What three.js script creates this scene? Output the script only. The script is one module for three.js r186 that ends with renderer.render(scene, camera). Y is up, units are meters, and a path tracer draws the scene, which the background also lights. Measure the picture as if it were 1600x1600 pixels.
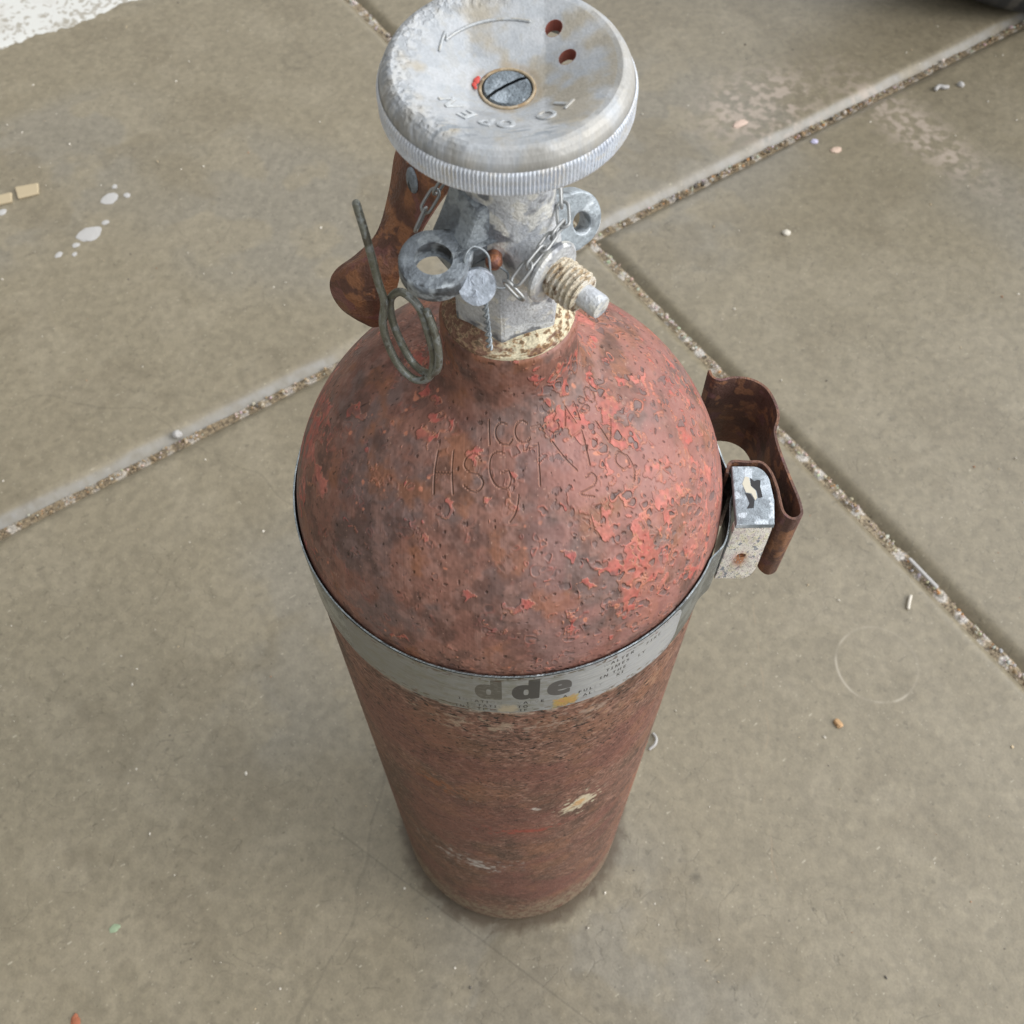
import * as THREE from 'three';
import { mergeGeometries, toCreasedNormals } from 'three/addons/utils/BufferGeometryUtils.js';
import { RoundedBoxGeometry } from 'three/addons/geometries/RoundedBoxGeometry.js';
import { FontLoader } from 'three/addons/loaders/FontLoader.js';
import { TextGeometry } from 'three/addons/geometries/TextGeometry.js';
import { Brush, Evaluator, SUBTRACTION } from 'three-bvh-csg';

// ---------------------------------------------------------------- camera, sky, sun, exposure
const scene = new THREE.Scene();
const camera = new THREE.PerspectiveCamera(53.13, 1, 0.02, 60);
camera.position.set(0, 0.9, 0.236);
camera.lookAt(0, 0.9 - Math.sin(59 * Math.PI / 180), 0.236 - Math.cos(59 * Math.PI / 180));
camera.focus = 0.40; camera.userData.fStop = 26;

const SUN = new THREE.Vector3(0.82, 0.52, 0.14).normalize(), OPEN = new THREE.Vector3(0.80, 0.42, 0.14).normalize(), BACK = new THREE.Vector3(0.52, 0.55, -0.62).normalize();
const renderer = new THREE.WebGLRenderer({ antialias: true });
renderer.setSize(1024, 1024);
renderer.toneMapping = THREE.LinearToneMapping;
renderer.toneMappingExposure = 1.0;
renderer.shadowMap.enabled = true;
const sky01 = (x) => Math.max(0, .5 + .5 * x);
{ // dim overcast sky, bright lobes added towards the sun, the right and back right
  const W = 256, H = 128, d = new Float32Array(W * H * 4), v = new THREE.Vector3();
  for (let j = 0; j < H; j++) for (let i = 0; i < W; i++) {
    const az = (i / W - .5) * 2 * Math.PI, el = ((j + .5) / H - .5) * Math.PI;
    v.set(Math.cos(el) * Math.cos(az), Math.sin(el), Math.cos(el) * Math.sin(az));
    const g = sky01(v.dot(OPEN)), k = (j * W + i) * 4, h = .15 + .12 * Math.max(0, v.y) + .9 * Math.pow(Math.max(0, v.dot(BACK)), 4) + 2.15 * g * g * g + .8 * Math.pow(Math.max(0, v.dot(SUN)), 10);
    let c = [h * (1.0 - .05 * g), h * (.955 + .035 * g), h * (.86 + .19 * g)];
    if (v.y < 0) { const t = Math.min(1, -v.y * 8), f = .18 + .12 * g; c = c.map((q, m) => q * (1 - t) + f * [1, .93, .78][m] * t); }
    d[k] = c[0]; d[k + 1] = c[1]; d[k + 2] = c[2]; d[k + 3] = 1;
  }
  const t = new THREE.DataTexture(d, W, H, THREE.RGBAFormat, THREE.FloatType);
  t.mapping = THREE.EquirectangularReflectionMapping; t.magFilter = THREE.LinearFilter; t.minFilter = THREE.LinearFilter; t.needsUpdate = true;
  scene.background = t; scene.environment = t;
}
const sun = new THREE.DirectionalLight(0xfff6ea, 1.5);
sun.position.copy(SUN).multiplyScalar(4); sun.castShadow = true; sun.shadow.radius = 55;
sun.shadow.mapSize.set(2048, 2048);
Object.assign(sun.shadow.camera, { left: -1.6, right: 1.6, top: 1.6, bottom: -1.6, near: .1, far: 9 });
scene.add(sun); scene.add(sun.target);

// ---------------------------------------------------------------- helpers
let seed = 7;
const rnd = () => { seed |= 0; seed = seed + 0x6D2B79F5 | 0; let t = Math.imul(seed ^ seed >>> 15, 1 | seed); t = t + Math.imul(t ^ t >>> 7, 61 | t) ^ t; return ((t ^ t >>> 14) >>> 0) / 4294967296; };
const PM = new Uint8Array(1024), PV = new Float32Array(256);
{ const a = [...Array(256).keys()]; for (let i = 255; i > 0; i--) { const j = Math.floor(rnd() * (i + 1)); [a[i], a[j]] = [a[j], a[i]]; } for (let i = 0; i < 1024; i++) PM[i] = a[i & 255]; for (let i = 0; i < 256; i++) PV[i] = rnd(); }
function vn(x, y, z) { // value noise, 0..1
  const X = Math.floor(x), Y = Math.floor(y), Z = Math.floor(z); let u = x - X, v = y - Y, w = z - Z;
  u = u * u * (3 - 2 * u); v = v * v * (3 - 2 * v); w = w * w * (3 - 2 * w);
  const xi = X & 255, yi = Y & 255, zi = Z & 255, A = PM[xi] + yi, B = PM[xi + 1] + yi;
  const a0 = PM[A] + zi, a1 = PM[A + 1] + zi, b0 = PM[B] + zi, b1 = PM[B + 1] + zi;
  const c00 = PV[PM[a0]] + (PV[PM[b0]] - PV[PM[a0]]) * u, c10 = PV[PM[a1]] + (PV[PM[b1]] - PV[PM[a1]]) * u;
  const c01 = PV[PM[a0 + 1]] + (PV[PM[b0 + 1]] - PV[PM[a0 + 1]]) * u, c11 = PV[PM[a1 + 1]] + (PV[PM[b1 + 1]] - PV[PM[a1 + 1]]) * u;
  const e = c00 + (c10 - c00) * v, f = c01 + (c11 - c01) * v;
  return e + (f - e) * w;
}
function fbm(x, y, z, o) { let s = 0, a = .5, n = 0; for (let i = 0; i < o; i++) { s += a * vn(x, y, z); n += a; a *= .5; x = x * 2.03 + 17.1; y = y * 2.03 + 5.3; z = z * 2.03 + 9.7; } return s / n; }
const CELL = [0, 0, 0];
function cell(x, y, z) { // distances to the nearest two feature points, and the id of the nearest
  const X = Math.floor(x), Y = Math.floor(y), Z = Math.floor(z); let f1 = 9, f2 = 9, id = 0;
  for (let i = -1; i < 2; i++) for (let j = -1; j < 2; j++) for (let k = -1; k < 2; k++) {
    const h = PM[PM[PM[(X + i) & 255] + ((Y + j) & 255)] + ((Z + k) & 255)];
    const dx = X + i + PV[h] - x, dy = Y + j + PV[(h + 85) & 255] - y, dz = Z + k + PV[(h + 170) & 255] - z, d = dx * dx + dy * dy + dz * dz;
    if (d < f1) { f2 = f1; f1 = d; id = h; } else if (d < f2) f2 = d;
  }
  CELL[0] = Math.sqrt(f1); CELL[1] = Math.sqrt(f2); CELL[2] = PV[(id + 40) & 255];
}
function cell2(x, y) {
  const X = Math.floor(x), Y = Math.floor(y); let f1 = 9, f2 = 9, id = 0;
  for (let i = -1; i < 2; i++) for (let j = -1; j < 2; j++) {
    const h = PM[PM[(X + i) & 255] + ((Y + j) & 255)];
    const dx = X + i + PV[h] - x, dy = Y + j + PV[(h + 85) & 255] - y, d = dx * dx + dy * dy;
    if (d < f1) { f2 = f1; f1 = d; id = h; } else if (d < f2) f2 = d;
  }
  CELL[0] = Math.sqrt(f1); CELL[1] = Math.sqrt(f2); CELL[2] = PV[(id + 40) & 255];
}
const sst = (a, b, x) => { const t = Math.min(1, Math.max(0, (x - a) / (b - a))); return t * t * (3 - 2 * t); };
const mixc = (c, d, t) => { c[0] += (d[0] - c[0]) * t; c[1] += (d[1] - c[1]) * t; c[2] += (d[2] - c[2]) * t; };
const scl = (c, s) => { c[0] *= s; c[1] *= s; c[2] *= s; };
const SRGB = new Uint8Array(4097); for (let i = 0; i < 4097; i++) { const x = i / 4096; SRGB[i] = Math.round(255 * (x < .0031308 ? 12.92 * x : 1.055 * Math.pow(x, 1 / 2.4) - .055)); }
const Q = 1;
function textures(w, h, fn) { // fn(u, v, c) fills a linear colour and returns a height 0..1
  w = Math.round(w * Q); h = Math.round(h * Q);
  const D = new Uint8Array(w * h * 4), B = new Uint8Array(w * h * 4), c = [0, 0, 0];
  for (let j = 0; j < h; j++) for (let i = 0; i < w; i++) {
    const hh = fn((i + .5) / w, (j + .5) / h, c), k = (j * w + i) * 4;
    for (let q = 0; q < 3; q++) { D[k + q] = SRGB[Math.max(0, Math.min(4096, c[q] * 4096 | 0))]; B[k + q] = Math.max(0, Math.min(255, hh * 255)); }
    D[k + 3] = B[k + 3] = 255;
  }
  const mk = (d, s) => { const t = new THREE.DataTexture(d, w, h); t.wrapS = t.wrapT = THREE.MirroredRepeatWrapping; t.magFilter = THREE.LinearFilter; t.minFilter = THREE.LinearMipmapLinearFilter; t.generateMipmaps = true; if (s) t.colorSpace = THREE.SRGBColorSpace; t.needsUpdate = true; return t; };
  return [mk(D, true), mk(B, false)];
}
function boxUV(g, size) { // uv in units of `size` metres, from the side each face looks to
  g = g.index ? g.toNonIndexed() : g;
  const p = g.attributes.position, n = p.count, uv = new Float32Array(n * 2), a = new THREE.Vector3(), b = new THREE.Vector3(), c = new THREE.Vector3();
  for (let i = 0; i < n; i += 3) {
    a.fromBufferAttribute(p, i); b.fromBufferAttribute(p, i + 1).sub(a); c.fromBufferAttribute(p, i + 2).sub(a); b.cross(c);
    const X = Math.abs(b.x), Y = Math.abs(b.y), Z = Math.abs(b.z), m = Y >= X && Y >= Z ? 1 : X >= Z ? 0 : 2;
    for (let k = i; k < i + 3; k++) { uv[k * 2] = (m === 0 ? p.getZ(k) : p.getX(k)) / size + .37; uv[k * 2 + 1] = (m === 1 ? p.getZ(k) : p.getY(k)) / size + .21; }
  }
  g.setAttribute('uv', new THREE.BufferAttribute(uv, 2));
  return g;
}
const clean = (g) => { const o = g.index ? g.toNonIndexed() : g; for (const k of Object.keys(o.attributes)) if (!['position', 'normal', 'uv'].includes(k)) o.deleteAttribute(k); o.clearGroups?.(); return o; };
const merged = (...gs) => mergeGeometries(gs.map(clean));
const counts = {};
function numbered(n) { const k = counts[n] = (counts[n] ?? -1) + 1; return k ? n + '_' + String(k).padStart(3, '0') : n; }
function part(name, geo, mat, parent) {
  const m = new THREE.Mesh(geo, mat); m.castShadow = m.receiveShadow = true;
  m.name = parent === scene ? numbered(name) : name; parent.add(m); return m;
}
function thing(name, label, category, group) {
  const o = new THREE.Group(); o.name = numbered(name); o.userData = { label, category }; if (group) o.userData.group = group; scene.add(o); return o;
}
const V2 = (x, y) => new THREE.Vector2(x, y), V3 = (x, y, z) => new THREE.Vector3(x, y, z);
function lathe(pts, seg = 64, crease = .7) { return toCreasedNormals(new THREE.LatheGeometry(pts.map(([r, y]) => V2(Math.max(r, 1e-5), y)), seg), crease); }
function tube(pts, r, n = 80, rs = 10, closed = false) {
  const c = new THREE.CatmullRomCurve3(pts.map((p) => V3(...p)), closed, 'centripetal');
  const gs = [new THREE.TubeGeometry(c, n, r, rs, closed)];
  if (!closed) for (const t of [0, 1]) { const s = new THREE.SphereGeometry(r, rs, 8); const q = c.getPoint(t); s.translate(q.x, q.y, q.z); gs.push(s); }
  return merged(...gs);
}
function sheet(plan, t, y0, y1, n = 120, bev = .0003) { // a sheet-metal strip: a plan line of x, z given a thickness and stood up from y0 to y1
  const c = new THREE.CatmullRomCurve3(plan.map(([x, z]) => V3(x, 0, z)), false, 'centripetal'), L = [], R = [];
  for (let i = 0; i <= n; i++) { const u = i / n, p = c.getPointAt(u), d = c.getTangentAt(u); L.push(V2(p.x - d.z * t / 2, -(p.z + d.x * t / 2))); R.push(V2(p.x + d.z * t / 2, -(p.z - d.x * t / 2))); }
  const g = new THREE.ExtrudeGeometry(new THREE.Shape([...L, ...R.reverse()]), { depth: y1 - y0 - 2 * bev, bevelEnabled: true, bevelSize: bev * .8, bevelThickness: bev, bevelOffset: -bev * .8, bevelSegments: 2 });
  g.rotateX(-Math.PI / 2); g.translate(0, y0 + bev, 0);
  return toCreasedNormals(g, .6);
}
function plateXZ(shape, y0, y1, bev = .0008) { // a flat shape drawn in x, -z, given height
  const g = new THREE.ExtrudeGeometry(shape, { depth: y1 - y0 - 2 * bev, bevelEnabled: true, bevelSize: bev, bevelThickness: bev, bevelOffset: -bev, bevelSegments: 3, curveSegments: 32 });
  g.rotateX(-Math.PI / 2); g.translate(0, y0 + bev, 0);
  return toCreasedNormals(g, .7);
}
const CS = new Evaluator(); CS.attributes = ['position', 'normal', 'uv']; CS.useGroups = false;
function cut(g, ...holes) { let b = new Brush(g.index ? g : g.clone()); b.updateMatrixWorld(); for (const h of holes) { const q = new Brush(h); q.updateMatrixWorld(); b = CS.evaluate(b, q, SUBTRACTION); } return b.geometry; }

// ---------------------------------------------------------------- materials
function metalPair(sd, cols, contrast, size = 512) { // corroded metal: clouds of four tones, grain, specks
  return textures(size, size, (u, v, c) => {
    const x = u * 8 + sd * 31, y = v * 8;
    const wx = fbm(x * .9, y * .9, sd, 2) * 1.6, a = fbm(x + wx, y + wx, sd + 3, 4), b = fbm(x * 2.3 + 7, y * 2.3 + wx, sd + 8, 4), f = vn(x * 14, y * 14, sd), f2 = vn(x * 28, y * 28, sd + 2);
    c[0] = cols[0][0]; c[1] = cols[0][1]; c[2] = cols[0][2];
    mixc(c, cols[1], sst(.5 - contrast, .5 + contrast, a));
    mixc(c, cols[2], sst(.52, .66, b) * .8);
    mixc(c, cols[3], sst(.60, .70, fbm(x * 1.4 + 40, y * 1.4, sd + 20, 4)));
    scl(c, .78 + .28 * f + .16 * f2);
    if (f2 > .9) scl(c, .6);
    return .35 + .3 * b + .2 * f + .15 * f2;
  });
}
function metalMat(pair, o = {}) { return new THREE.MeshStandardMaterial({ map: pair[0], bumpMap: pair[1], bumpScale: .0004, roughness: .58, metalness: .35, ...o }); }
const zincPair = metalPair(1, [[.385, .405, .42], [.43, .45, .46], [.40, .385, .345], [.35, .37, .39]], .25, 768);
const brassPair = metalPair(2, [[.60, .62, .64], [.46, .48, .51], [.66, .65, .60], [.21, .22, .24]], .14, 768);
const darkPair = metalPair(3, [[.11, .125, .14], [.22, .25, .28], [.36, .40, .43], [.06, .065, .07]], .14);
const greenPair = metalPair(4, [[.15, .15, .115], [.20, .205, .175], [.27, .29, .285], [.115, .108, .085]], .2);
const rustPair = metalPair(5, [[.155, .075, .048], [.090, .045, .034], [.25, .12, .062], [.15, .070, .066]], .14, 768);
const galvPair = metalPair(6, [[.25, .28, .30], [.36, .40, .43], [.18, .20, .215], [.48, .52, .55]], .12);
const crustPair = metalPair(7, [[.60, .53, .40], [.66, .62, .54], [.42, .30, .17], [.22, .16, .11]], .16);
const M = {
  zinc: metalMat(zincPair, { metalness: .25, roughness: .5 }), brass: metalMat(brassPair, { bumpScale: .0007 }), dark: metalMat(darkPair, { bumpScale: .0008, metalness: .3, roughness: .6 }),
  cast: metalMat(zincPair, { color: new THREE.Color(1.12, 1.12, 1.12), metalness: .2, roughness: .5 }),
  knurl: metalMat(zincPair, { color: new THREE.Color(1.8, 1.82, 1.92), metalness: .15, roughness: .45 }),  // zinc lightened on the ribs in place of missing front light
  green: metalMat(greenPair, { bumpScale: .00025, metalness: .5, roughness: .45 }), rust: metalMat(rustPair, { bumpScale: .0009, roughness: .62, metalness: .1 }), galv: metalMat(galvPair, { bumpScale: .0005, metalness: .4 }),
  crust: metalMat(crustPair, { bumpScale: .0014, metalness: 0, roughness: .9 }),
  wire: new THREE.MeshStandardMaterial({ color: new THREE.Color(.36, .37, .37), roughness: .42, metalness: .65 }),
  lead: metalMat(galvPair, { color: new THREE.Color(1.5, 1.5, 1.6), metalness: .3, roughness: .5, bumpScale: .0003 }),
  copper: metalMat(rustPair, { color: new THREE.Color(1.9, 1.7, 1.7), metalness: .5, roughness: .4, bumpScale: .0004 }),
};
const U = .08;   // metres across one metal texture

// ---------------------------------------------------------------- floor: four concrete slabs, tooled joints, dirt
const floor = new THREE.Group(); floor.name = 'floor'; floor.userData = { kind: 'structure', label: 'worn grey brown concrete floor with two crossing dirt filled joints' };
floor.position.set(.0946, 0, -.6983); floor.rotation.y = .5932; scene.add(floor);
const toLocal = (x, z) => { const c = .829, s = .559, X = x - .0946, Z = z + .6983; return [X * c - Z * s, X * s + Z * c]; };
const [ringA, ringN] = toLocal(.3434, -.1375), [dustA, dustN] = toLocal(.335, -.945), [dust2A, dust2N] = toLocal(.53, -.90), [dotA, dotN] = toLocal(-.30, -1.04), [oilA, oilN] = toLocal(.155, .055), [footA, footN] = toLocal(0, 0);
function concrete(a, n, c) {
  const big = fbm(a * 4 + 3, n * 4, 1, 2), mid = fbm(a * 21, n * 21, 4, 4), wx = vn(a * 34, n * 34, 7) - .5, w2 = vn(a * 34 + 9, n * 34, 8) - .5;
  const fine = fbm(a * 170, n * 170, 2, 3), gr = vn(a * 950, n * 950, 3);
  c[0] = .217; c[1] = .187; c[2] = .129;
  mixc(c, [.211, .189, .145], sst(.40, .64, big));
  mixc(c, [.238, .206, .145], sst(.5, .66, mid) * .8);
  mixc(c, [.186, .158, .107], sst(.52, .70, fbm(a * 11 + 20, n * 11 + wx, 5, 3)) * .6);
  // trowelled paste: angular little patches, each of its own tone
  cell2(a * 115 + wx, n * 115 + w2); scl(c, .94 + .12 * CELL[2]); const e0 = CELL[1] - CELL[0]; if (e0 < .06) scl(c, .975);
  scl(c, .82 + .36 * fine);
  scl(c, .91 + .18 * gr);
  let h = .5 + .3 * (fine - .5) + .1 * gr;
  // fine crazing that comes and goes
  const craze = sst(.48, .62, fbm(a * 6 + 50, n * 6, 11, 2));
  if (craze > .02) { cell2(a * 52 + wx * 1.3 + (fine - .5) * .5, n * 52 + w2 * 1.3); const k = (1 - sst(.006, .035, CELL[1] - CELL[0])) * craze * sst(.42, .62, vn(a * 75, n * 75, 12)); if (k > 0) { scl(c, 1 - .24 * k); h -= .2 * k; } }
  const dk = vn(a * 150 + 31, n * 150, 6); if (dk > .94) scl(c, .80);
  const sp = vn(a * 330 + 31, n * 330, 14); if (sp > .955) mixc(c, [.50, .46, .36], .55);
  const sp2 = vn(a * 420, n * 420, 15); if (sp2 > .965) scl(c, .6);
  // painted sheen on the far slabs' tooled edge; painted contact shade round the foot
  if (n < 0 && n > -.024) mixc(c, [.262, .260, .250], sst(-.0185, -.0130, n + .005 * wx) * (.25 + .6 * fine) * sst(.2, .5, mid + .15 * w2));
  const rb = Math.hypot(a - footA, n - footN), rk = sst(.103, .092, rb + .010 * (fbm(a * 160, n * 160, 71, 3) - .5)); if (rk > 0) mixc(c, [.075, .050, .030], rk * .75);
  // trowel arcs and old scratches
  const arc = Math.abs(Math.hypot(a + .9, n - .2) - .42 - .02 * wx); if (arc < .0012) scl(c, .86);
  const arc2 = Math.abs(a * .8 + n * .6 - .165 + .012 * wx); if (arc2 < .0006 && n > .35 && n < .7) mixc(c, [.30, .23, .15], .4 * sst(.35, .6, vn(a * 60, n * 60, 44)));
  const arc3 = Math.abs(a * .93 - n * .36 + .725); if (arc3 < .0007 && n > .45 && n < .75) scl(c, .8);
  // a pale ring left by a can, a dark spot, dusty scuffs near the far joint
  const rr = Math.hypot(a - ringA, (n - ringN) * 1.02); const ring = Math.exp(-Math.pow((rr - .0385 - .002 * wx) / .0011, 2)); if (ring > .02) mixc(c, [.36, .32, .25], ring * (.2 + .8 * sst(.35, .7, vn(a * 70, n * 70, 21))));
  const d0 = Math.hypot(a - dotA, n - dotN); if (Math.abs(d0 - .019) < .0035) scl(c, .9); if (d0 < .019) scl(c, .95);
  const d1 = Math.hypot(a - oilA, n - oilN); scl(c, 1 - .4 * Math.exp(-d1 * d1 / .00002));
  const du = Math.exp(-(Math.pow((a - dustA) / .07, 2) + Math.pow((n - dustN) / .05, 2))) + .8 * Math.exp(-(Math.pow((a - dust2A) / .03 , 2) + Math.pow((n - dust2N) / .11, 2)));
  if (du > .03) mixc(c, [.42, .35, .29], Math.min(.75, du * 1.5) * sst(.38, .68, fbm(a * 130, n * 130, 31, 4)));
  return h;
}
const slabMat = (pair, u0) => new THREE.MeshStandardMaterial({ map: pair[0], bumpMap: pair[1], bumpScale: .0007, roughness: .40, metalness: 0 });
const EDGE = [[0, -.03], [.0004, -.0098], [.003, -.0076], [.0065, -.0046], [.0100, -.0021], [.0130, -.0008], [.016, -.0002], [.020, 0]];
const far = []; for (let d = .04; d < 1; d += .04) far.push(d); far.push(1.5, 2.5, 4, 7);
const DS = [...EDGE.map((e) => e[0]), ...far];
const EDGE_A = [[0, -.03], [.0004, -.0110], [.003, -.0094], [.0065, -.0068], [.0100, -.0042], [.0130, -.0021], [.016, -.0006], [.020, 0]];
const eh = (d, EDGE) => { if (d >= .020) return 0; for (let i = 1; i < EDGE.length; i++) if (d <= EDGE[i][0]) { const t = (d - EDGE[i - 1][0]) / (EDGE[i][0] - EDGE[i - 1][0]); return EDGE[i - 1][1] + t * (EDGE[i][1] - EDGE[i - 1][1]); } return 0; };
const GAP = .0035;
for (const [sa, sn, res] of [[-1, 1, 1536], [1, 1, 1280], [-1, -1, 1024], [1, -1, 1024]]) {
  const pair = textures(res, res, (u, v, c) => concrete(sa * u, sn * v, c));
  const N = DS.length, P = [], T = [], I = [];
  for (let j = 0; j < N; j++) for (let i = 0; i < N; i++) {
    const wob = .0016 * (fbm(DS[i] * 18 * sa, DS[j] * 18 * sn, 40, 2) - .5);
    P.push(sa * (GAP + DS[i] + (i < 8 ? wob : 0)), Math.min(eh(DS[i], EDGE), eh(DS[j], sn < 0 ? EDGE_A : EDGE)), sn * (GAP + DS[j] + (j < 8 ? wob : 0))); T.push(GAP + DS[i], GAP + DS[j]);
  }
  for (let j = 0; j < N - 1; j++) for (let i = 0; i < N - 1; i++) { const a = j * N + i, b = a + 1, c = a + N, d = c + 1; sa * sn > 0 ? I.push(a, c, b, b, c, d) : I.push(a, b, c, b, d, c); }
  const g = new THREE.BufferGeometry(); g.setAttribute('position', new THREE.Float32BufferAttribute(P, 3)); g.setAttribute('uv', new THREE.Float32BufferAttribute(T, 2)); g.setIndex(I); g.computeVertexNormals();
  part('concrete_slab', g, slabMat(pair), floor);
}
{ // packed dirt lying in both joints
  const pair = textures(512, 512, (u, v, c) => {
    const x = u * 60, y = v * 60, a = fbm(x, y, 3, 3), b = fbm(x * .12, y * .12, 9, 3); cell2(x * 1.3, y * 1.3);
    c[0] = .30; c[1] = .235; c[2] = .15; mixc(c, [.13, .10, .065], sst(.45, .7, a)); mixc(c, [.52, .48, .42], sst(.48, .62, b) * .8); scl(c, .6 + .8 * CELL[2]);
    return .5 + .5 * (CELL[1] - CELL[0]);
  });
  for (const alongA of [true, false]) {
    const m = new THREE.MeshStandardMaterial({ map: pair[0], bumpMap: pair[1], bumpScale: .002, roughness: .95, color: alongA ? new THREE.Color(1, 1, 1) : new THREE.Color(1.35, 1.4, 1.5) });
    const P = [], T = [], I = [], n = 500, w = 5;
    for (let i = 0; i <= n; i++) for (let k = 0; k < w; k++) {
      const t = (i / n - .5) * 3.2, s = (k / (w - 1) - .5) * (alongA ? .0118 : .0150), y = (alongA ? -.0078 : -.0062) + .0022 * (fbm(t * 60, s * 900, alongA ? 3 : 8, 3) - .5) * 2 - 20 * s * s;
      alongA ? P.push(t, y, s) : P.push(s, y, t); T.push(t / .1, s / .1);
    }
    for (let i = 0; i < n; i++) for (let k = 0; k < w - 1; k++) { const a = i * w + k, b = a + 1, c = a + w, d = c + 1; alongA ? I.push(a, b, c, b, d, c) : I.push(a, c, b, b, c, d); }
    const g = new THREE.BufferGeometry(); g.setAttribute('position', new THREE.Float32BufferAttribute(P, 3)); g.setAttribute('uv', new THREE.Float32BufferAttribute(T, 2)); g.setIndex(I); g.computeVertexNormals();
    const q = part('joint_filler', g, m, floor); if (!alongA) q.position.y = -.0012;
  }
  const grain = new THREE.IcosahedronGeometry(1, 0), N = 2300, im = new THREE.InstancedMesh(grain, new THREE.MeshStandardMaterial({ color: 0xffffff, roughness: .95 }), N), o = new THREE.Object3D(), col = new THREE.Color();
  for (let i = 0; i < N; i++) {
    const A = i < 1000, t = A ? -.8 + rnd() * 1.75 : -.75 + rnd() * 1.75, s = (rnd() + rnd() - 1) * .0055, k = .0006 + .0017 * Math.pow(rnd(), 3) + (A && t > .12 && t < .45 ? .0008 * rnd() : 0);
    o.position.set(A ? t : s, (A ? -.0068 : -.0058) + rnd() * .0018 - s * s * 20, A ? s : t); o.rotation.set(rnd() * 6, rnd() * 6, rnd() * 6); o.scale.set(k * (.7 + rnd() * .8), k * (.5 + rnd() * .5), k * (.7 + rnd() * .8)); o.updateMatrix(); im.setMatrixAt(i, o.matrix);
    const q = rnd(), light = A ? .40 : .78; q < light ? col.setRGB(.40 + rnd() * .16, .36 + rnd() * .14, .30 + rnd() * .13) : q < .86 ? col.setRGB(.3, .22, .13) : q < .94 ? col.setRGB(.5, .26, .11) : col.setRGB(.1, .09, .08); im.setColorAt(i, col);
  }
  im.name = 'joint_grit'; im.userData.kind = 'stuff'; im.castShadow = im.receiveShadow = true; floor.add(im);
}
{ // white painted strip of floor beyond the far slab: a thin coat with a worn edge
  const pair = textures(1024, 512, (u, v, c) => {
    const a = -1.1 + u * 1.1, n = -v * .5, e = sst(-.17, .005, n), s = fbm(a * 170, n * 170, 5, 4), s2 = fbm(a * 24, n * 24, 2, 3);
    c[0] = .58; c[1] = .575; c[2] = .545; mixc(c, [.47, .455, .41], sst(.5, .68, s2) * .7);
    if (s > .70 - .16 * e) mixc(c, [.27, .24, .185], .75 * sst(.70 - .16 * e, .80 - .16 * e, s));
    return .5;
  });
  const top = [], bot = []; let P = [], T = [], I = [];
  const n = 460;
  for (let i = 0; i <= n; i++) {
    const a = -1.1 + i / n * 1.1, e = -.745 - .016 * fbm(a * 14, 2, 3, 3) - .010 * fbm(a * 120, 1, 7, 3);
    [[0, -.001], [.0006, .0006], [.02, .0007], [.5, .0007]].forEach(([d, y]) => { P.push(a, y, e - d); T.push((a + 1.1) / 1.1, (d + (e < -.76 ? 0 : 0)) / .5); });
  }
  for (let i = 0; i < n; i++) for (let k = 0; k < 3; k++) { const a = i * 4 + k, b = a + 1, c = a + 4, d = c + 1; I.push(a, c, b, b, c, d); }
  const g = new THREE.BufferGeometry(); g.setAttribute('position', new THREE.Float32BufferAttribute(P, 3)); g.setAttribute('uv', new THREE.Float32BufferAttribute(T, 2)); g.setIndex(I); g.computeVertexNormals();
  part('painted_strip', g, new THREE.MeshStandardMaterial({ map: pair[0], roughness: .6, side: THREE.DoubleSide }), floor);
}

// ---------------------------------------------------------------- the fire extinguisher
const ext = thing('fire_extinguisher', 'old rusty red fire extinguisher cylinder with grey handwheel valve, standing on the concrete', 'fire extinguisher');
ext.position.set(-.0004, 0, 0); ext.rotation.z = .0012;

// --- steel cylinder
const R = .0902, EQ = .525, prof = [];
prof.push([.001, .004], [.070, .004], [.076, .0008], [.0835, .0006], [.0870, .003], [.0893, .008], [R, .016]);
for (let y = .03; y < EQ - .005; y += .02) prof.push([R, y]);
for (let a = 0; a <= 60; a += 2) prof.push([R * Math.cos(a * Math.PI / 180), EQ + R * Math.sin(a * Math.PI / 180)]);
{ const p0 = V2(R * Math.cos(61.5 * Math.PI / 180), EQ + R * Math.sin(61.5 * Math.PI / 180)), p1 = V2(.0285, .6125), p2 = V2(.0245, .614), p3 = V2(.0238, .628), b = new THREE.CubicBezierCurve(p0, p1, p2, p3); for (let i = 0; i <= 14; i++) { const q = b.getPoint(i / 14); prof.push([q.x, q.y]); } }
prof.push([.0236, .634], [.0235, .6385], [.0231, .6398], [.0222, .6402], [.019, .6402]);
const arc = [0]; for (let i = 1; i < prof.length; i++) arc.push(arc[i - 1] + Math.hypot(prof[i][0] - prof[i - 1][0], prof[i][1] - prof[i - 1][1]));
const S = arc[arc.length - 1]; let sEq = 0; for (let i = 0; i < prof.length; i++) if (Math.abs(prof[i][1] - EQ) < 1e-9 && prof[i][0] === R) sEq = arc[i];
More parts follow.
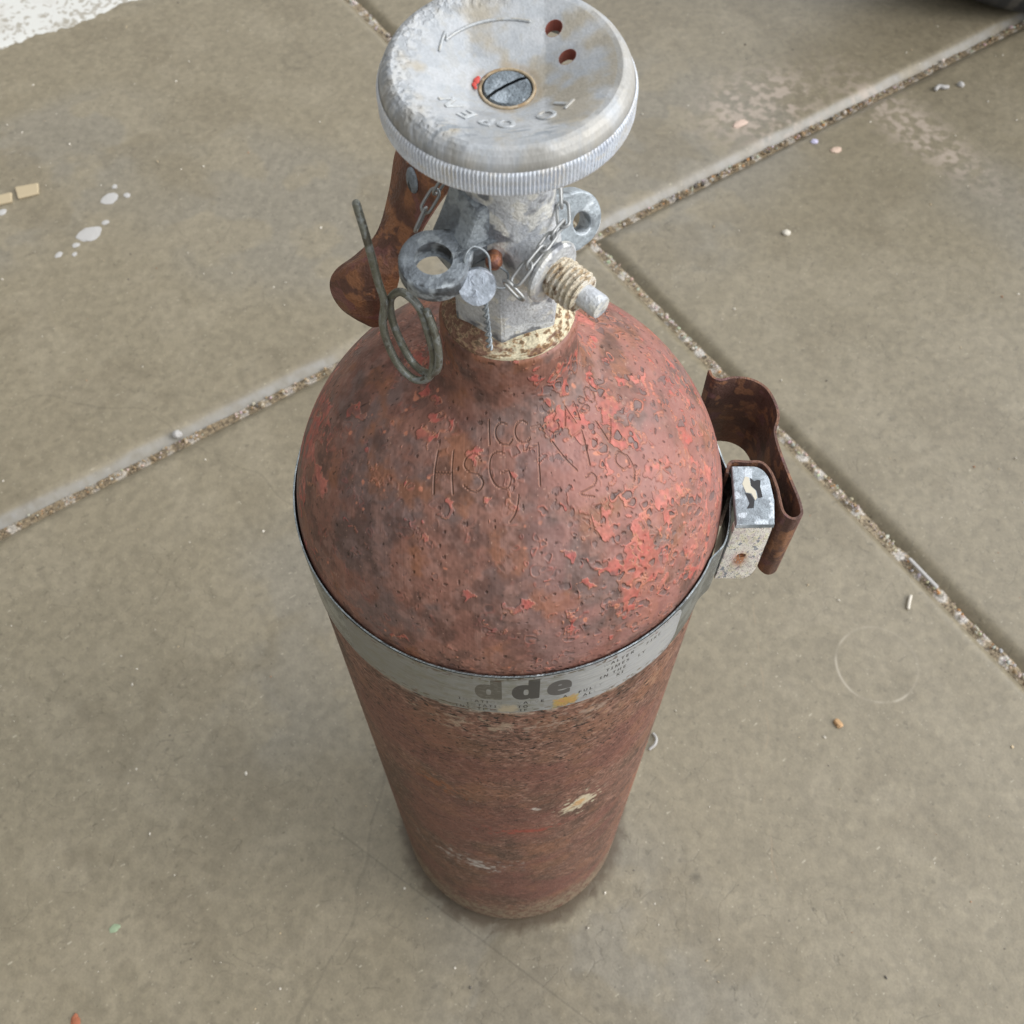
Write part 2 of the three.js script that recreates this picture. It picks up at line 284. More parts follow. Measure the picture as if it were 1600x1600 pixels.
// hard-stamped marks: single strokes, each placed by the azimuth (degrees) and the arc length above the widest line of its top and foot
const GL = {
  I: [[[.5, 1], [.5, 0]]], C: [[[.95, .85], [.6, 1], [.2, .85], [.05, .5], [.2, .15], [.6, 0], [.95, .15]]], '-': [[[.1, .5], [.9, .5]]],
  3: [[[.1, .95], [.8, .95], [.45, .6], [.85, .4], [.75, .1], [.4, 0], [.05, .12]]], A: [[[0, 0], [.5, 1], [1, 0]], [[.2, .4], [.8, .4]]], 1: [[[.25, .8], [.5, 1], [.5, 0]]],
  8: [[[.5, .52], [.15, .75], [.5, 1], [.85, .75], [.5, .52], [.05, .25], [.5, 0], [.95, .25], [.5, .52]]], 0: [[[.5, 1], [.1, .75], [.1, .25], [.5, 0], [.9, .25], [.9, .75], [.5, 1]]],
  H: [[[0, 1], [0, 0]], [[1, 1], [1, 0]], [[0, .48], [1, .48]]], S: [[[.95, .85], [.6, 1], [.2, .9], [.08, .7], [.3, .52], [.75, .42], [.95, .2], [.7, 0], [.35, 0], [.05, .15]]],
  G: [[[.95, .9], [.6, 1], [.2, .9], [.05, .5], [.25, .1], [.7, 0], [.95, .2], [.95, .42], [.6, .42]]], 7: [[[0, .9], [.9, 1], [.7, .5], [.6, 0]]], V: [[[0, 1], [.5, 0], [1, 1]]],
  2: [[[.1, .75], [.4, 1], [.8, .85], [.75, .55], [.05, 0], [.95, .05]]], 9: [[[.9, .7], [.6, 1], [.15, .8], [.3, .5], [.7, .5], [.9, .75], [.8, .3], [.4, 0]]], '/': [[[.2, 1], [.6, .4], [.95, 0]]], ')': [[[.8, 1], [.75, .6], [.55, .3], [.1, 0]]],
};
const MARKS = [['I', -14, .1146, -11, .1064, .5], ['C', -6.5, .1141, -1.2, .1068, .7], ['C', 8, .1148, 8.6, .1072, .7], ['-', 18, .114, 18, .110, 1], ['3', 32.3, .1146, 28.5, .1077, .6], ['A', 43, .1140, 39.6, .1077, .6], ['1', 50.5, .1131, 46.5, .107, .5], ['8', 57, .1125, 53, .107, .7], ['0', 66.5, .1127, 61.5, .1077, .7], ['0', 76, .1134, 71, .1086, .7],
  ['H', -32.6, .0995, -25.6, .0855, .42], ['S', -19.3, .1021, -14, .0898, .55], ['G', -6.9, .1042, -2.5, .0917, .55], ['7', 13, .106, 12.2, .0919, .5], ['/', 26.5, .1053, 28.1, .0926, .3], ['7', 40, .1042, 36, .0923, .5], ['V', 57, .1006, 51, .0938, .8], ['2', 36, .089, 30, .083, .7], ['9', 50.3, .0893, 49.5, .0771, .6], [')', 3.0, .0895, 1.5, .080, .3]];
GL[4] = [[[.7, 0], [.7, 1], [.05, .35], [.95, .35]]];
const TW = 2048, TH = 1728, stamp = new Float32Array(TW * TH), dr = Math.PI / 180;
const rAt = (s) => { let i = 1; while (i < arc.length - 1 && arc[i] < s) i++; const t = (s - arc[i - 1]) / (arc[i] - arc[i - 1] || 1); return [prof[i - 1][0] + t * (prof[i][0] - prof[i - 1][0]), prof[i - 1][1] + t * (prof[i][1] - prof[i - 1][1])]; };
for (const [ch, pt, st, pb, sb, wf] of MARKS) {
  const rm = rAt(sEq + (st + sb) / 2)[0], cx = (pt + pb) / 2 * dr * rm, cy = (st + sb) / 2, ux = (pt - pb) * dr * rm, uy = st - sb, H = Math.hypot(ux, uy), W = H * wf, px = uy / H, py = -ux / H;
  const q = ([x, y]) => [cx + ux * (y - .5) + px * W * (x - .5), cy + uy * (y - .5) + py * W * (x - .5)];
  for (const line of GL[ch]) {
    const pts = line.length > 2 ? new THREE.CatmullRomCurve3(line.map(([x, y]) => V3(x, y, 0)), false, ch === 'A' || ch === 'V' || ch === '7' || ch === '4' ? 'catmullrom' : 'centripetal', 0).getPoints(28).map((p) => [p.x, p.y]) : line;
    for (let i = 1; i < pts.length; i++) {
      const a = q(pts[i - 1]), b = q(pts[i]), m = .0016, wl = .00029;
      const j0 = Math.floor((sEq + Math.min(a[1], b[1]) - m) / S * TH), j1 = Math.ceil((sEq + Math.max(a[1], b[1]) + m) / S * TH), i0 = Math.floor(((Math.min(a[0], b[0]) - m) / rm / 2 / Math.PI + .5) * TW), i1 = Math.ceil(((Math.max(a[0], b[0]) + m) / rm / 2 / Math.PI + .5) * TW);
      const dx = b[0] - a[0], dy = b[1] - a[1], l2 = dx * dx + dy * dy || 1e-12;
      for (let j = j0; j <= j1; j++) for (let k = i0; k <= i1; k++) {
        const X = ((k + .5) / TW - .5) * 2 * Math.PI * rm, Y = (j + .5) / TH * S - sEq, t = Math.max(0, Math.min(1, ((X - a[0]) * dx + (Y - a[1]) * dy) / l2)), d = Math.hypot(X - a[0] - t * dx, Y - a[1] - t * dy);
        const g = Math.exp(-d * d / (2 * wl * wl)), idx = j * TW + ((k + TW) % TW); if (g > stamp[idx]) stamp[idx] = g;
      }
    }
  }
}
const rowR = new Float32Array(TH), rowY = new Float32Array(TH); for (let j = 0; j < TH; j++) { const [r, y] = rAt((j + .5) / TH * S); rowR[j] = r; rowY[j] = y; }
// local blotches: azimuth, height, half-width (m), half-height (m), colour, strength
const BLOTS = [[26, .330, .0085, .011, [.56, .49, .35], 1.3, 40], [25, .332, .004, .005, [.5, .29, .12], 1.0, 41], [-24, .37, .013, .010, [.24, .085, .035], .7, 42], [5, .300, .016, .005, [.28, .055, .035], .7, 43], [-10, .478, .025, .008, [.34, .25, .18], .45, 45], [14, .480, .030, .007, [.32, .23, .18], .4, 46], [-18, .205, .022, .012, [.36, .32, .29], .5, 47], [-14, .198, .010, .008, [.5, .46, .42], .6, 48], [44, .47, .02, .012, [.32, .18, .11], .4, 50], [8, .345, .002, .003, [.5, .45, .4], .9, 51], [64, .22, .01, .08, [.30, .11, .055], .6, 52]];
const last = [0, 0, 0, 0];
const bodyPair = textures(TW, TH, (u, v, c) => {
  if (Math.abs(u - .5) > .33 && (Math.floor(u * TW) & 1)) { c[0] = last[0]; c[1] = last[1]; c[2] = last[2]; return last[3]; }
  const j = Math.min(TH - 1, v * TH | 0), i = Math.min(TW - 1, u * TW | 0), r = rowR[j], h = rowY[j], th = (u - .5) * 2 * Math.PI, ph = th / dr, x = r * Math.sin(th), z = r * Math.cos(th), s = v * S - sEq;
  const L = fbm(x * 20, h * 20, z * 20, 3), m = fbm(x * 70 + 3, h * 70, z * 70, 4), F = fbm(x * 300, h * 300, z * 300, 2), G = vn(x * 900, h * 900, z * 900);
  const dome = sst(.53, .545, h);
  let ht = .45;
  const f4 = vn(x * 1500, h * 1500, z * 1500);
  c[0] = .172; c[1] = .078; c[2] = .058;
  mixc(c, [.225, .108, .079], sst(.36, .64, m * .7 + L * .3));
  mixc(c, [.162, .100, .086], sst(.46, .60, fbm(x * 60 + 9, h * 60, z * 60, 5)) * (.85 * dome + .2));
  mixc(c, [.235, .098, .052], sst(.54, .66, fbm(x * 58, h * 58 + 40, z * 58, 5)) * .8);
  mixc(c, [.088, .047, .037], sst(.52, .66, fbm(x * 130 + 60, h * 130, z * 130, 4)) * .62);
  mixc(c, [.27, .15, .12], sst(.56, .68, fbm(x * 190 + 20, h * 190, z * 190, 3)) * .5 * dome);
  if (dome > 0) { const st = vn(th * 260 * r / R, s * 30, 3) - .5, st2 = vn(th * 420 * r / R, s * 90, 4) - .5; scl(c, 1 + dome * (.14 * st + .14 * st2)); }
  if (dome < 1) { // flaky, fibrous rust of the straight wall
    const k = 1 - dome; mixc(c, [.150, .072, .046], .55 * k); mixc(c, [.085, .036, .018], .9 * k * sst(-10, -50, ph) * sst(.42, .22, h)); mixc(c, [.12, .055, .036], .5 * k * sst(.30, .10, h));  // shade of the low left side painted into the rust colour; darker downwards
    const q = th * R, f1 = fbm(q * 420 + s * 200, s * 640 - q * 180, 2, 3), f2 = vn(q * 1100 + s * 200, s * 1500 - q * 300, 5);
    mixc(c, [.080, .042, .028], k * sst(.50, .66, fbm(x * 48, h * 40, z * 48 + 120, 4)) * .7); scl(c, 1 + k * (1.15 * (f1 - .5) + .6 * (f2 - .5)));
    mixc(c, [.34, .22, .17], k * sst(.60, .74, f1) * .5); mixc(c, [.165, .058, .045], k * sst(.46, .66, fbm(x * 24, h * 24, z * 24 + 50, 4)) * .55); mixc(c, [.22, .10, .055], k * sst(.54, .68, fbm(x * 60, h * 50, z * 60 + 80, 4)) * .4);
    const pit = fbm(q * 420 + s * 160, s * 700, 9, 2), up = sst(.36, .50, h); if (pit > .80 - .10 * up) { const e = sst(.80 - .10 * up, .86 - .10 * up, pit) * k; scl(c, 1 - .85 * e); ht -= .4 * e; }
    ht += k * .35 * (f1 - .5);
  }
  scl(c, .62 + .50 * F + .18 * G + .10 * f4);
  // blistered red paint, broken into scraps and filigree; densest on the right flank
  const right = sst(-12, 40, ph) * sst(.530, .548, h), edgeL = sst(-60, -68, ph) * sst(.592, .572, h) * sst(.526, .538, h), clus = fbm(x * 34 + 5, h * 34, z * 34, 3);
  const wx = (fbm(x * 230, h * 230, z * 230 + 7, 2) - .5) * .012, wz = (fbm(x * 230 + 31, h * 230, z * 230, 2) - .5) * .012;
  const pn = fbm((x + wx) * 140, (h + wz) * 140, (z + wx) * 140 + 13, 4), low = sst(.57, .54, h) * sst(.528, .54, h) * right;
  const thr = .728 - .124 * right - .03 * low - .24 * edgeL - .20 * dome * (clus - .5) - .05 * sst(.604, .612, h) + .16 * (1 - dome);
  let pm = sst(thr - .012, thr + .016, pn), rim = Math.exp(-Math.pow((pn - thr) / .014, 2)) * .8, hole = 0;
  if (dome > .5) { // burst blisters: small dark spots in thin, lifted rings of paint
    cell((x + wx * .7) * 225, (h + wz * .7) * 225, (z + wz * .7) * 225); const on = sst(.40, .52, CELL[2] + .25 * (clus - .5)) * (.32 + .68 * right) * sst(.42, .54, clus + .12 * right), rad = .16 + .26 * CELL[2] + .25 * (F - .5);
    hole = (1 - sst(rad - .07, rad + .03, CELL[0])) * on; const cr = Math.exp(-Math.pow((CELL[0] - rad - .09) / .075, 2)) * on * sst(.42, .60, vn(x * 260 + 9, h * 260, z * 260));
    pm = Math.max(pm, cr * .95) * (1 - hole); rim = Math.max(rim * (1 - hole), cr * .5);
    if (hole > .01) { mixc(c, [.125, .088, .086], hole * .65); scl(c, .8 + .4 * F); ht -= .25 * hole; }
    mixc(c, [.335, .140, .118], right * .55 * sst(.38, .60, fbm(x * 75 + 80, h * 75, z * 75, 4)) * (1 - .8 * hole));
  }
  if (pm > .01) { const pc = [.46, .105, .082]; mixc(pc, [.54, .175, .135], sst(.42, .62, m)); mixc(pc, [.47, .10, .115], sst(.52, .62, L) * .6); mixc(pc, [.34, .11, .075], sst(.42, .66, F) * .7); scl(pc, .66 + .44 * G); mixc(c, pc, pm * (.84 - .60 * sst(.42, .70, vn(x * 300, h * 300, z * 300 + 4)))); ht += .24 * pm; }
  if (rim > .02) mixc(c, [.52, .225, .125], rim * .7 * dome * sst(.36, .62, vn(x * 250, h * 250, z * 250)));
  ht += .18 * rim * dome;
  const gl = vn(x * 360 + 61, h * 360, z * 360), bright = sst(.86, .93, gl) * dome * sst(.46, .58, clus); if (bright > 0) mixc(c, [.52, .20, .12], bright * .8);
  const ptk = vn(x * 620 + 11, h * 620, z * 620), pt2 = vn(x * 1000 + 11, h * 1000, z * 1000); if (ptk > .84) { const e = sst(.84, .92, ptk); scl(c, 1 - .5 * e); ht -= .3 * e; } if (pt2 > .84) scl(c, 1 - .38 * sst(.84, .92, pt2));
  if (pt2 < .07) mixc(c, [.42, .26, .19], .5);
  const sg = stamp[j * TW + i]; if (sg > .02) { const e = sst(.10, .40, sg) * (1 - sst(.5, .9, sg)); mixc(c, [.40, .185, .115], e * .5); scl(c, 1 - .34 * sst(.6, 1, sg)); ht -= .34 * sst(.15, .95, sg); ht += .10 * e; }
  for (const [bp, bh, bw, bv, bc, bs, sd] of BLOTS) { const dx = (ph - bp) * dr * R / bw, dy = (h - bh) / bv, q = dx * dx + dy * dy; if (q < 5) { const k = Math.exp(-q) * bs * 1.3 + (fbm(x * 260 + sd, h * 260, z * 260 + sd * 9, 4) - .5) * 2.6 - .42; if (k > 0) mixc(c, bc, Math.min(.85, k * 1.8)); } }
  // floor dust caught on the foot, rust showing through, contact shade painted as a dark line at the bottom
  const du = sst(.084, .040, h + (fbm(th * 7, h * 30, 2, 3) - .5) * .05 + (fbm(th * 60, h * 200, 6, 3) - .5) * .04); if (du > 0) { const f = [.225, .175, .115]; scl(f, .7 + .6 * F); mixc(f, [.13, .07, .045], sst(.48, .62, fbm(th * 30, h * 260, 8, 4))); mixc(c, f, du * .8); }
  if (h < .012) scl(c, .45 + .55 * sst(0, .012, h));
  // a dry stain line under the band and dirt just above it
  const bd = Math.exp(-Math.pow((h - .498) / .003, 2)) * sst(.4, .6, fbm(th * 20, h * 300, 1, 2)); if (bd > .03) mixc(c, [.5, .44, .36], bd * .6);
  ht += .22 * (F - .5) + .14 * (G - .5) + .2 * (m - .5);
  last[0] = c[0]; last[1] = c[1]; last[2] = c[2]; last[3] = ht;
  return ht;
});
{
  const g = new THREE.LatheGeometry(prof.map((p) => V2(...p)), 256, Math.PI), uv = g.attributes.uv, n = prof.length;
  for (let i = 0; i < uv.count; i++) uv.setY(i, arc[i % n] / S);
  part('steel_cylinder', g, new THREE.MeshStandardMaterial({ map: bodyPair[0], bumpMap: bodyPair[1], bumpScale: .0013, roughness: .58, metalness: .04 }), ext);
}
// cream coloured thread sealant packed round the valve foot
{
  const g = new THREE.LatheGeometry([[.012, .6385], [.0222, .6385], [.0226, .6392], [.0224, .6412], [.0205, .6425], [.0185, .6440], [.0165, .6450], [.012, .6455]].map((p) => V2(...p)), 96, Math.PI);
  const pair = textures(768, 128, (u, v, c) => {
    const a = (u - .5) * 360, x = u * 34, y = v * 7, n1 = fbm(x, y, 3, 4), n2 = fbm(x * 2.4, y * 2.4, 7, 3), k = sst(-28, -2, a + (n1 - .5) * 60) * sst(125, 70, a + (n1 - .5) * 60);
    c[0] = .16; c[1] = .085; c[2] = .055; mixc(c, [.30, .20, .12], sst(.45, .62, n2)); mixc(c, [.58, .52, .37], k * sst(.34, .50, n1 + .16 * v)); mixc(c, [.30, .17, .08], k * sst(.52, .64, n2) * .8); if (n2 > .66) scl(c, .5);
    scl(c, .75 + .5 * vn(x * 8, y * 8, 1)); return .3 * n1 + .5 * n2;
  });
  part('neck_ring', toCreasedNormals(g, .5), new THREE.MeshStandardMaterial({ map: pair[0], bumpMap: pair[1], bumpScale: .0012, roughness: .9 }), ext);
}

// --- clamp band with its label
{
  const pl = []; pl.push([.0985, .0075], [.0945, .0085], [.0922, .0125], [.0905, .0230], [.0870, .0335]);
  for (let a = 64; a > -262; a -= 4) pl.push([.0906 * Math.sin(a * dr), .0906 * Math.cos(a * dr)]);
  pl.push([.0922, -.0030], [.0945, .0020], [.0985, .0035]);
  const band = part('clamp_band', boxUV(sheet(pl, .0007, .4995, .5375, 400, .00015), U), metalMat(galvPair, { color: new THREE.Color(1.0, 1.0, .98), bumpScale: .00035, metalness: .85, roughness: .27 }), ext);
  // printed label: dark worn letters, rows of small print
  const W = 2048, Hh = 384, cv = document.createElement('canvas'); cv.width = W; cv.height = Hh; const x = cv.getContext('2d');
  const A0 = -46, A1 = 49, mm = W / ((A1 - A0) * dr * .0922 * 1000), X = (deg) => (deg - A0) / (A1 - A0) * W;
  { const gr = x.createLinearGradient(0, 0, W, 0); gr.addColorStop(0, '#858b90'); gr.addColorStop(.38, '#979b9e'); gr.addColorStop(.6, '#b4b9c0'); gr.addColorStop(.78, '#d2d7e0'); gr.addColorStop(1, '#c4cad4'); x.fillStyle = gr; x.fillRect(0, 0, W, Hh); }  // sky reflection painted in: label tone brightens to the right
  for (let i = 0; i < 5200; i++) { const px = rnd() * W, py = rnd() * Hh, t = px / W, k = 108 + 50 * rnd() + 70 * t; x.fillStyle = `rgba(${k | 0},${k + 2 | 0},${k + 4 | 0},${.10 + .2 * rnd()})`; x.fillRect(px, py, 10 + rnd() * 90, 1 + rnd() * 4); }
  for (let i = 0; i < 900; i++) { const px = rnd() * W * .62, py = rnd() * Hh; x.fillStyle = `rgba(120,118,100,${.05 + .1 * rnd()})`; x.beginPath(); x.ellipse(px, py, 8 + rnd() * 40, 4 + rnd() * 16, 0, 0, 7); x.fill(); }
  for (let i = 0; i < 230; i++) { const px = X(15 + rnd() * 12 + (rnd() > .5 ? 17 : 0)), py = Hh * (.12 + .7 * rnd()); x.fillStyle = `rgba(222,226,228,${.15 + .3 * rnd()})`; x.fillRect(px, py, 30 + rnd() * 90, 2 + rnd() * 7); }  // bright streaks painted as reflections on the right half
  const big = (t, deg, wd, tone) => { x.save(); x.translate(X(deg), Hh * .58); x.font = 'bold 205px sans-serif'; x.scale((X(wd) - X(0)) / x.measureText(t).width, 1.22); x.textAlign = 'center'; x.lineJoin = 'round'; x.lineWidth = 17; x.fillStyle = x.strokeStyle = tone; x.strokeText(t, 0, 0); x.fillText(t, 0, 0); x.restore(); };
  big('d', -5.0, 7.2, 'rgb(100,99,95)'); big('d', 4.2, 7.4, 'rgb(74,75,78)'); big('e', 12.4, 6.4, 'rgb(98,98,102)');
  for (let i = 0; i < 60; i++) { x.fillStyle = `rgba(140,140,136,${.3 + .5 * rnd()})`; x.fillRect(X(-8 + rnd() * 5), Hh * (.1 + .5 * rnd()), 3 + rnd() * 22, 2 + rnd() * 5); }
  for (let i = 0; i < 380; i++) { const q = rnd(), k = q < .5 ? 215 : 70; x.strokeStyle = `rgba(${k},${k + 2},${k + 4},${.12 + .35 * rnd()})`; x.lineWidth = .8 + rnd() * 1.6; const px = rnd() * W, py = rnd() * Hh, l = 12 + rnd() * rnd() * 220, a = (rnd() - .5) * .5; x.beginPath(); x.moveTo(px, py); x.lineTo(px + l * Math.cos(a), py + l * Math.sin(a)); x.stroke(); }
  for (let i = 0; i < 260; i++) { const px = rnd() * W, py = Hh * (rnd() < .5 ? rnd() * .1 : 1 - rnd() * .12); x.fillStyle = `rgba(${60 + rnd() * 40 | 0},${50 + rnd() * 25 | 0},${40 + rnd() * 15 | 0},${.2 + .4 * rnd()})`; x.beginPath(); x.ellipse(px, py, 3 + rnd() * 22, 2 + rnd() * 6, 0, 0, 7); x.fill(); }
  x.font = 'bold 40px sans-serif'; x.textAlign = 'left';
  const small = (t, deg, y, tone) => { let q = X(deg); for (const ch of t) { x.fillStyle = rnd() < .2 ? 'rgba(40,42,48,.15)' : tone; x.fillText(ch, q, y + (rnd() - .5) * 3); q += x.measureText(ch).width + 7; } };
  const tn = 'rgba(28,30,36,.95)', tf = 'rgba(48,50,52,.75)';
  small('VALVE', 2, Hh * .74, tn); small('TO', 2, Hh * .86, tn); small('IF', 2.5, Hh * .97, tf); small('A', 13.5, Hh * .74, tn); small('FULLY', 17.5, Hh * .72, tn); small('ALL', 19, Hh * .86, tn); small('INE', 12, Hh * .93, tn);
  small('WALTER', 23.5, Hh * .22, tn); small('TIMES', 24.5, Hh * .37, tn); small('IN THE', 23, Hh * .52, tn); small('KI', 28, Hh * .66, tn); small('FIRE', 36, Hh * .24, tf); small('LY', 34, Hh * .44, tf);
  for (const [y, d] of [[.74, -13], [.86, -11], [.97, -14]]) small('INTATION', d, Hh * y, tf);
  for (let i = 0; i < 150; i++) { const px = X(14.5 + (rnd() + rnd() - 1) * 3.4), py = Hh * (.84 + (rnd() + rnd() - 1) * .14); x.fillStyle = `rgba(${200 + rnd() * 30 | 0},${160 + rnd() * 30 | 0},${80 + rnd() * 40 | 0},.45)`; x.beginPath(); x.ellipse(px, py, 6 + rnd() * 16, 5 + rnd() * 10, 0, 0, 7); x.fill(); }
  for (let i = 0; i < 90; i++) { const px = X(-.5 + (rnd() + rnd() - 1) * 2.5), py = Hh * (.88 + (rnd() + rnd() - 1) * .12); x.fillStyle = `rgba(196,186,165,.3)`; x.beginPath(); x.ellipse(px, py, 8 + rnd() * 18, 5 + rnd() * 12, 0, 0, 7); x.fill(); }
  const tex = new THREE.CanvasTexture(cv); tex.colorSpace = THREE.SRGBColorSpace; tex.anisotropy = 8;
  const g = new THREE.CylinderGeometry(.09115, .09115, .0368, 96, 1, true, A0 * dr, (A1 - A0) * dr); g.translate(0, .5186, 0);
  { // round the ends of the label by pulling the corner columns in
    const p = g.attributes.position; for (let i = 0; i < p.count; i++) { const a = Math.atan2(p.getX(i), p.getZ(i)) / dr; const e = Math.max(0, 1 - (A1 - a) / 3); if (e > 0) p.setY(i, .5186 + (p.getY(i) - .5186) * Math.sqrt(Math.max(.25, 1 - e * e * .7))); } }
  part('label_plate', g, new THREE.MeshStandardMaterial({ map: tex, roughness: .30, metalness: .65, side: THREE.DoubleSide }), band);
}

// --- rusty horn clip and buckle on the right
{
  const plan = [[.0881, -.0504], [.0892, -.0468], [.0925, -.0450], [.0985, -.0463], [.1060, -.0452], [.1117, -.0408], [.1148, -.0325], [.1152, -.0253], [.1128, -.0175], [.1128, -.0120], [.1150, .0020], [.1183, .0195], [.1178, .0240], [.1143, .0258], [.1112, .0233], [.1098, .0104], [.1080, .0026], [.1050, -.0014], [.0990, -.0018], [.0925, -.0018], [.0908, .0010], [.0902, .0040]];
  const clip = part('horn_clip', boxUV(sheet(plan, .0013, .497, .545, 260), U), M.rust, ext);
  clip.userData.label = 'dark rusty bent sheet steel clip';
  const sh = new THREE.Shape(); sh.moveTo(.0920, -.0012); sh.lineTo(.1010, -.0012); sh.quadraticCurveTo(.1058, -.0020, .1070, -.0080); sh.lineTo(.1076, -.0180); sh.lineTo(.1062, -.0292); sh.lineTo(.0908, -.0294); sh.closePath();
  const buckle = part('buckle', boxUV(plateXZ(sh, .5430, .5462, .0007), .05), metalMat(galvPair, { color: new THREE.Color(1.1, 1.12, 1.15), metalness: .3, bumpScale: .0006 }), ext);
  const chipS = (pts) => { const q = new THREE.Shape(pts.map(([a, b]) => V2(.0994 + (a - .1002) * 1.75, -.0142 + (b + .0136) * 1.6))), g = new THREE.ExtrudeGeometry(q, { depth: .00025, bevelEnabled: false }); g.rotateX(-Math.PI / 2); g.translate(0, .5461, 0); return g; };
  part('black_chip', boxUV(merged(chipS([[.0999, -.0092], [.1008, -.0102], [.1016, -.0098], [.1023, -.0100], [.1020, -.0118], [.1022, -.0150], [.1012, -.0153], [.1010, -.0130], [.0999, -.0116]]), chipS([[.0983, -.0138], [.0995, -.0140], [.1002, -.0160], [.0998, -.0182], [.0982, -.0184], [.0990, -.0168]])), U), new THREE.MeshStandardMaterial({ color: new THREE.Color(.014, .014, .016), roughness: .5 }), buckle);
  part('cream_chip', boxUV(merged(chipS([[.0988, -.0088], [.0997, -.0091], [.0998, -.0117], [.1008, -.0131], [.1009, -.0152], [.1004, -.0160], [.0997, -.0139], [.0985, -.0136], [.0979, -.0110]])), U), new THREE.MeshStandardMaterial({ color: new THREE.Color(.56, .53, .43), roughness: .6 }), buckle);
  const paint = textures(512, 512, (u, v, c) => {
    const x = u * 24, y = v * 40, a = fbm(x * .7, y * .6, 3, 4), s = fbm(x * 4.2, y * 3, 8, 2);
    c[0] = .80; c[1] = .76; c[2] = .68; mixc(c, [.64, .55, .54], sst(.48, .66, a) * .8); mixc(c, [.74, .70, .48], sst(.55, .65, fbm(x * .5 + 9, y * .4, 5, 3)) * .6);
    if (s > .71) mixc(c, [.05, .05, .055], sst(.71, .73, s)); const gcl = fbm(x * .6 + 30, y * .5, 12, 4) + .5 * Math.max(0, .18 - v) + .3 * Math.max(0, u - .8);
    if (gcl > .70) { mixc(c, [.22, .25, .29], .9); if (gcl < .712) scl(c, .4); }
    const d = Math.hypot((u - .42) * .8, (v - .40)); mixc(c, [.55, .21, .08], Math.min(.9, 1.3 * Math.exp(-d * d / .012)) * sst(.3, .55, fbm(x, y, 20, 3) + .15)); 
    return .5 + (s > .68 ? -.3 : 0) + .2 * (a - .5);
  });
  const fs = new THREE.Shape(); fs.moveTo(0, .0442); fs.lineTo(.0155, .0442); fs.lineTo(.0160, .0110); fs.quadraticCurveTo(.0150, 0, .0110, 0); fs.lineTo(-.0005, 0); fs.closePath(); const ho = new THREE.Path(); ho.absellipse(.0072, .0215, .0024, .0022, 0, Math.PI * 2, true); fs.holes.push(ho);
  const fg = new THREE.ExtrudeGeometry(fs, { depth: .0024, bevelEnabled: true, bevelSize: .0005, bevelThickness: .0005, bevelOffset: -.0005, bevelSegments: 2, curveSegments: 24 });
  const uv = fg.attributes.uv, p = fg.attributes.position; for (let i = 0; i < uv.count; i++) uv.setXY(i, p.getX(i) / .017, p.getY(i) / .045);
  fg.translate(.0906, .4985, .0262);
  part('buckle_face', toCreasedNormals(fg, .5), new THREE.MeshStandardMaterial({ map: paint[0], bumpMap: paint[1], bumpScale: .0006, roughness: .6 }), buckle).userData.label = 'buckle face with chipped white paint and a rusty hole';
}

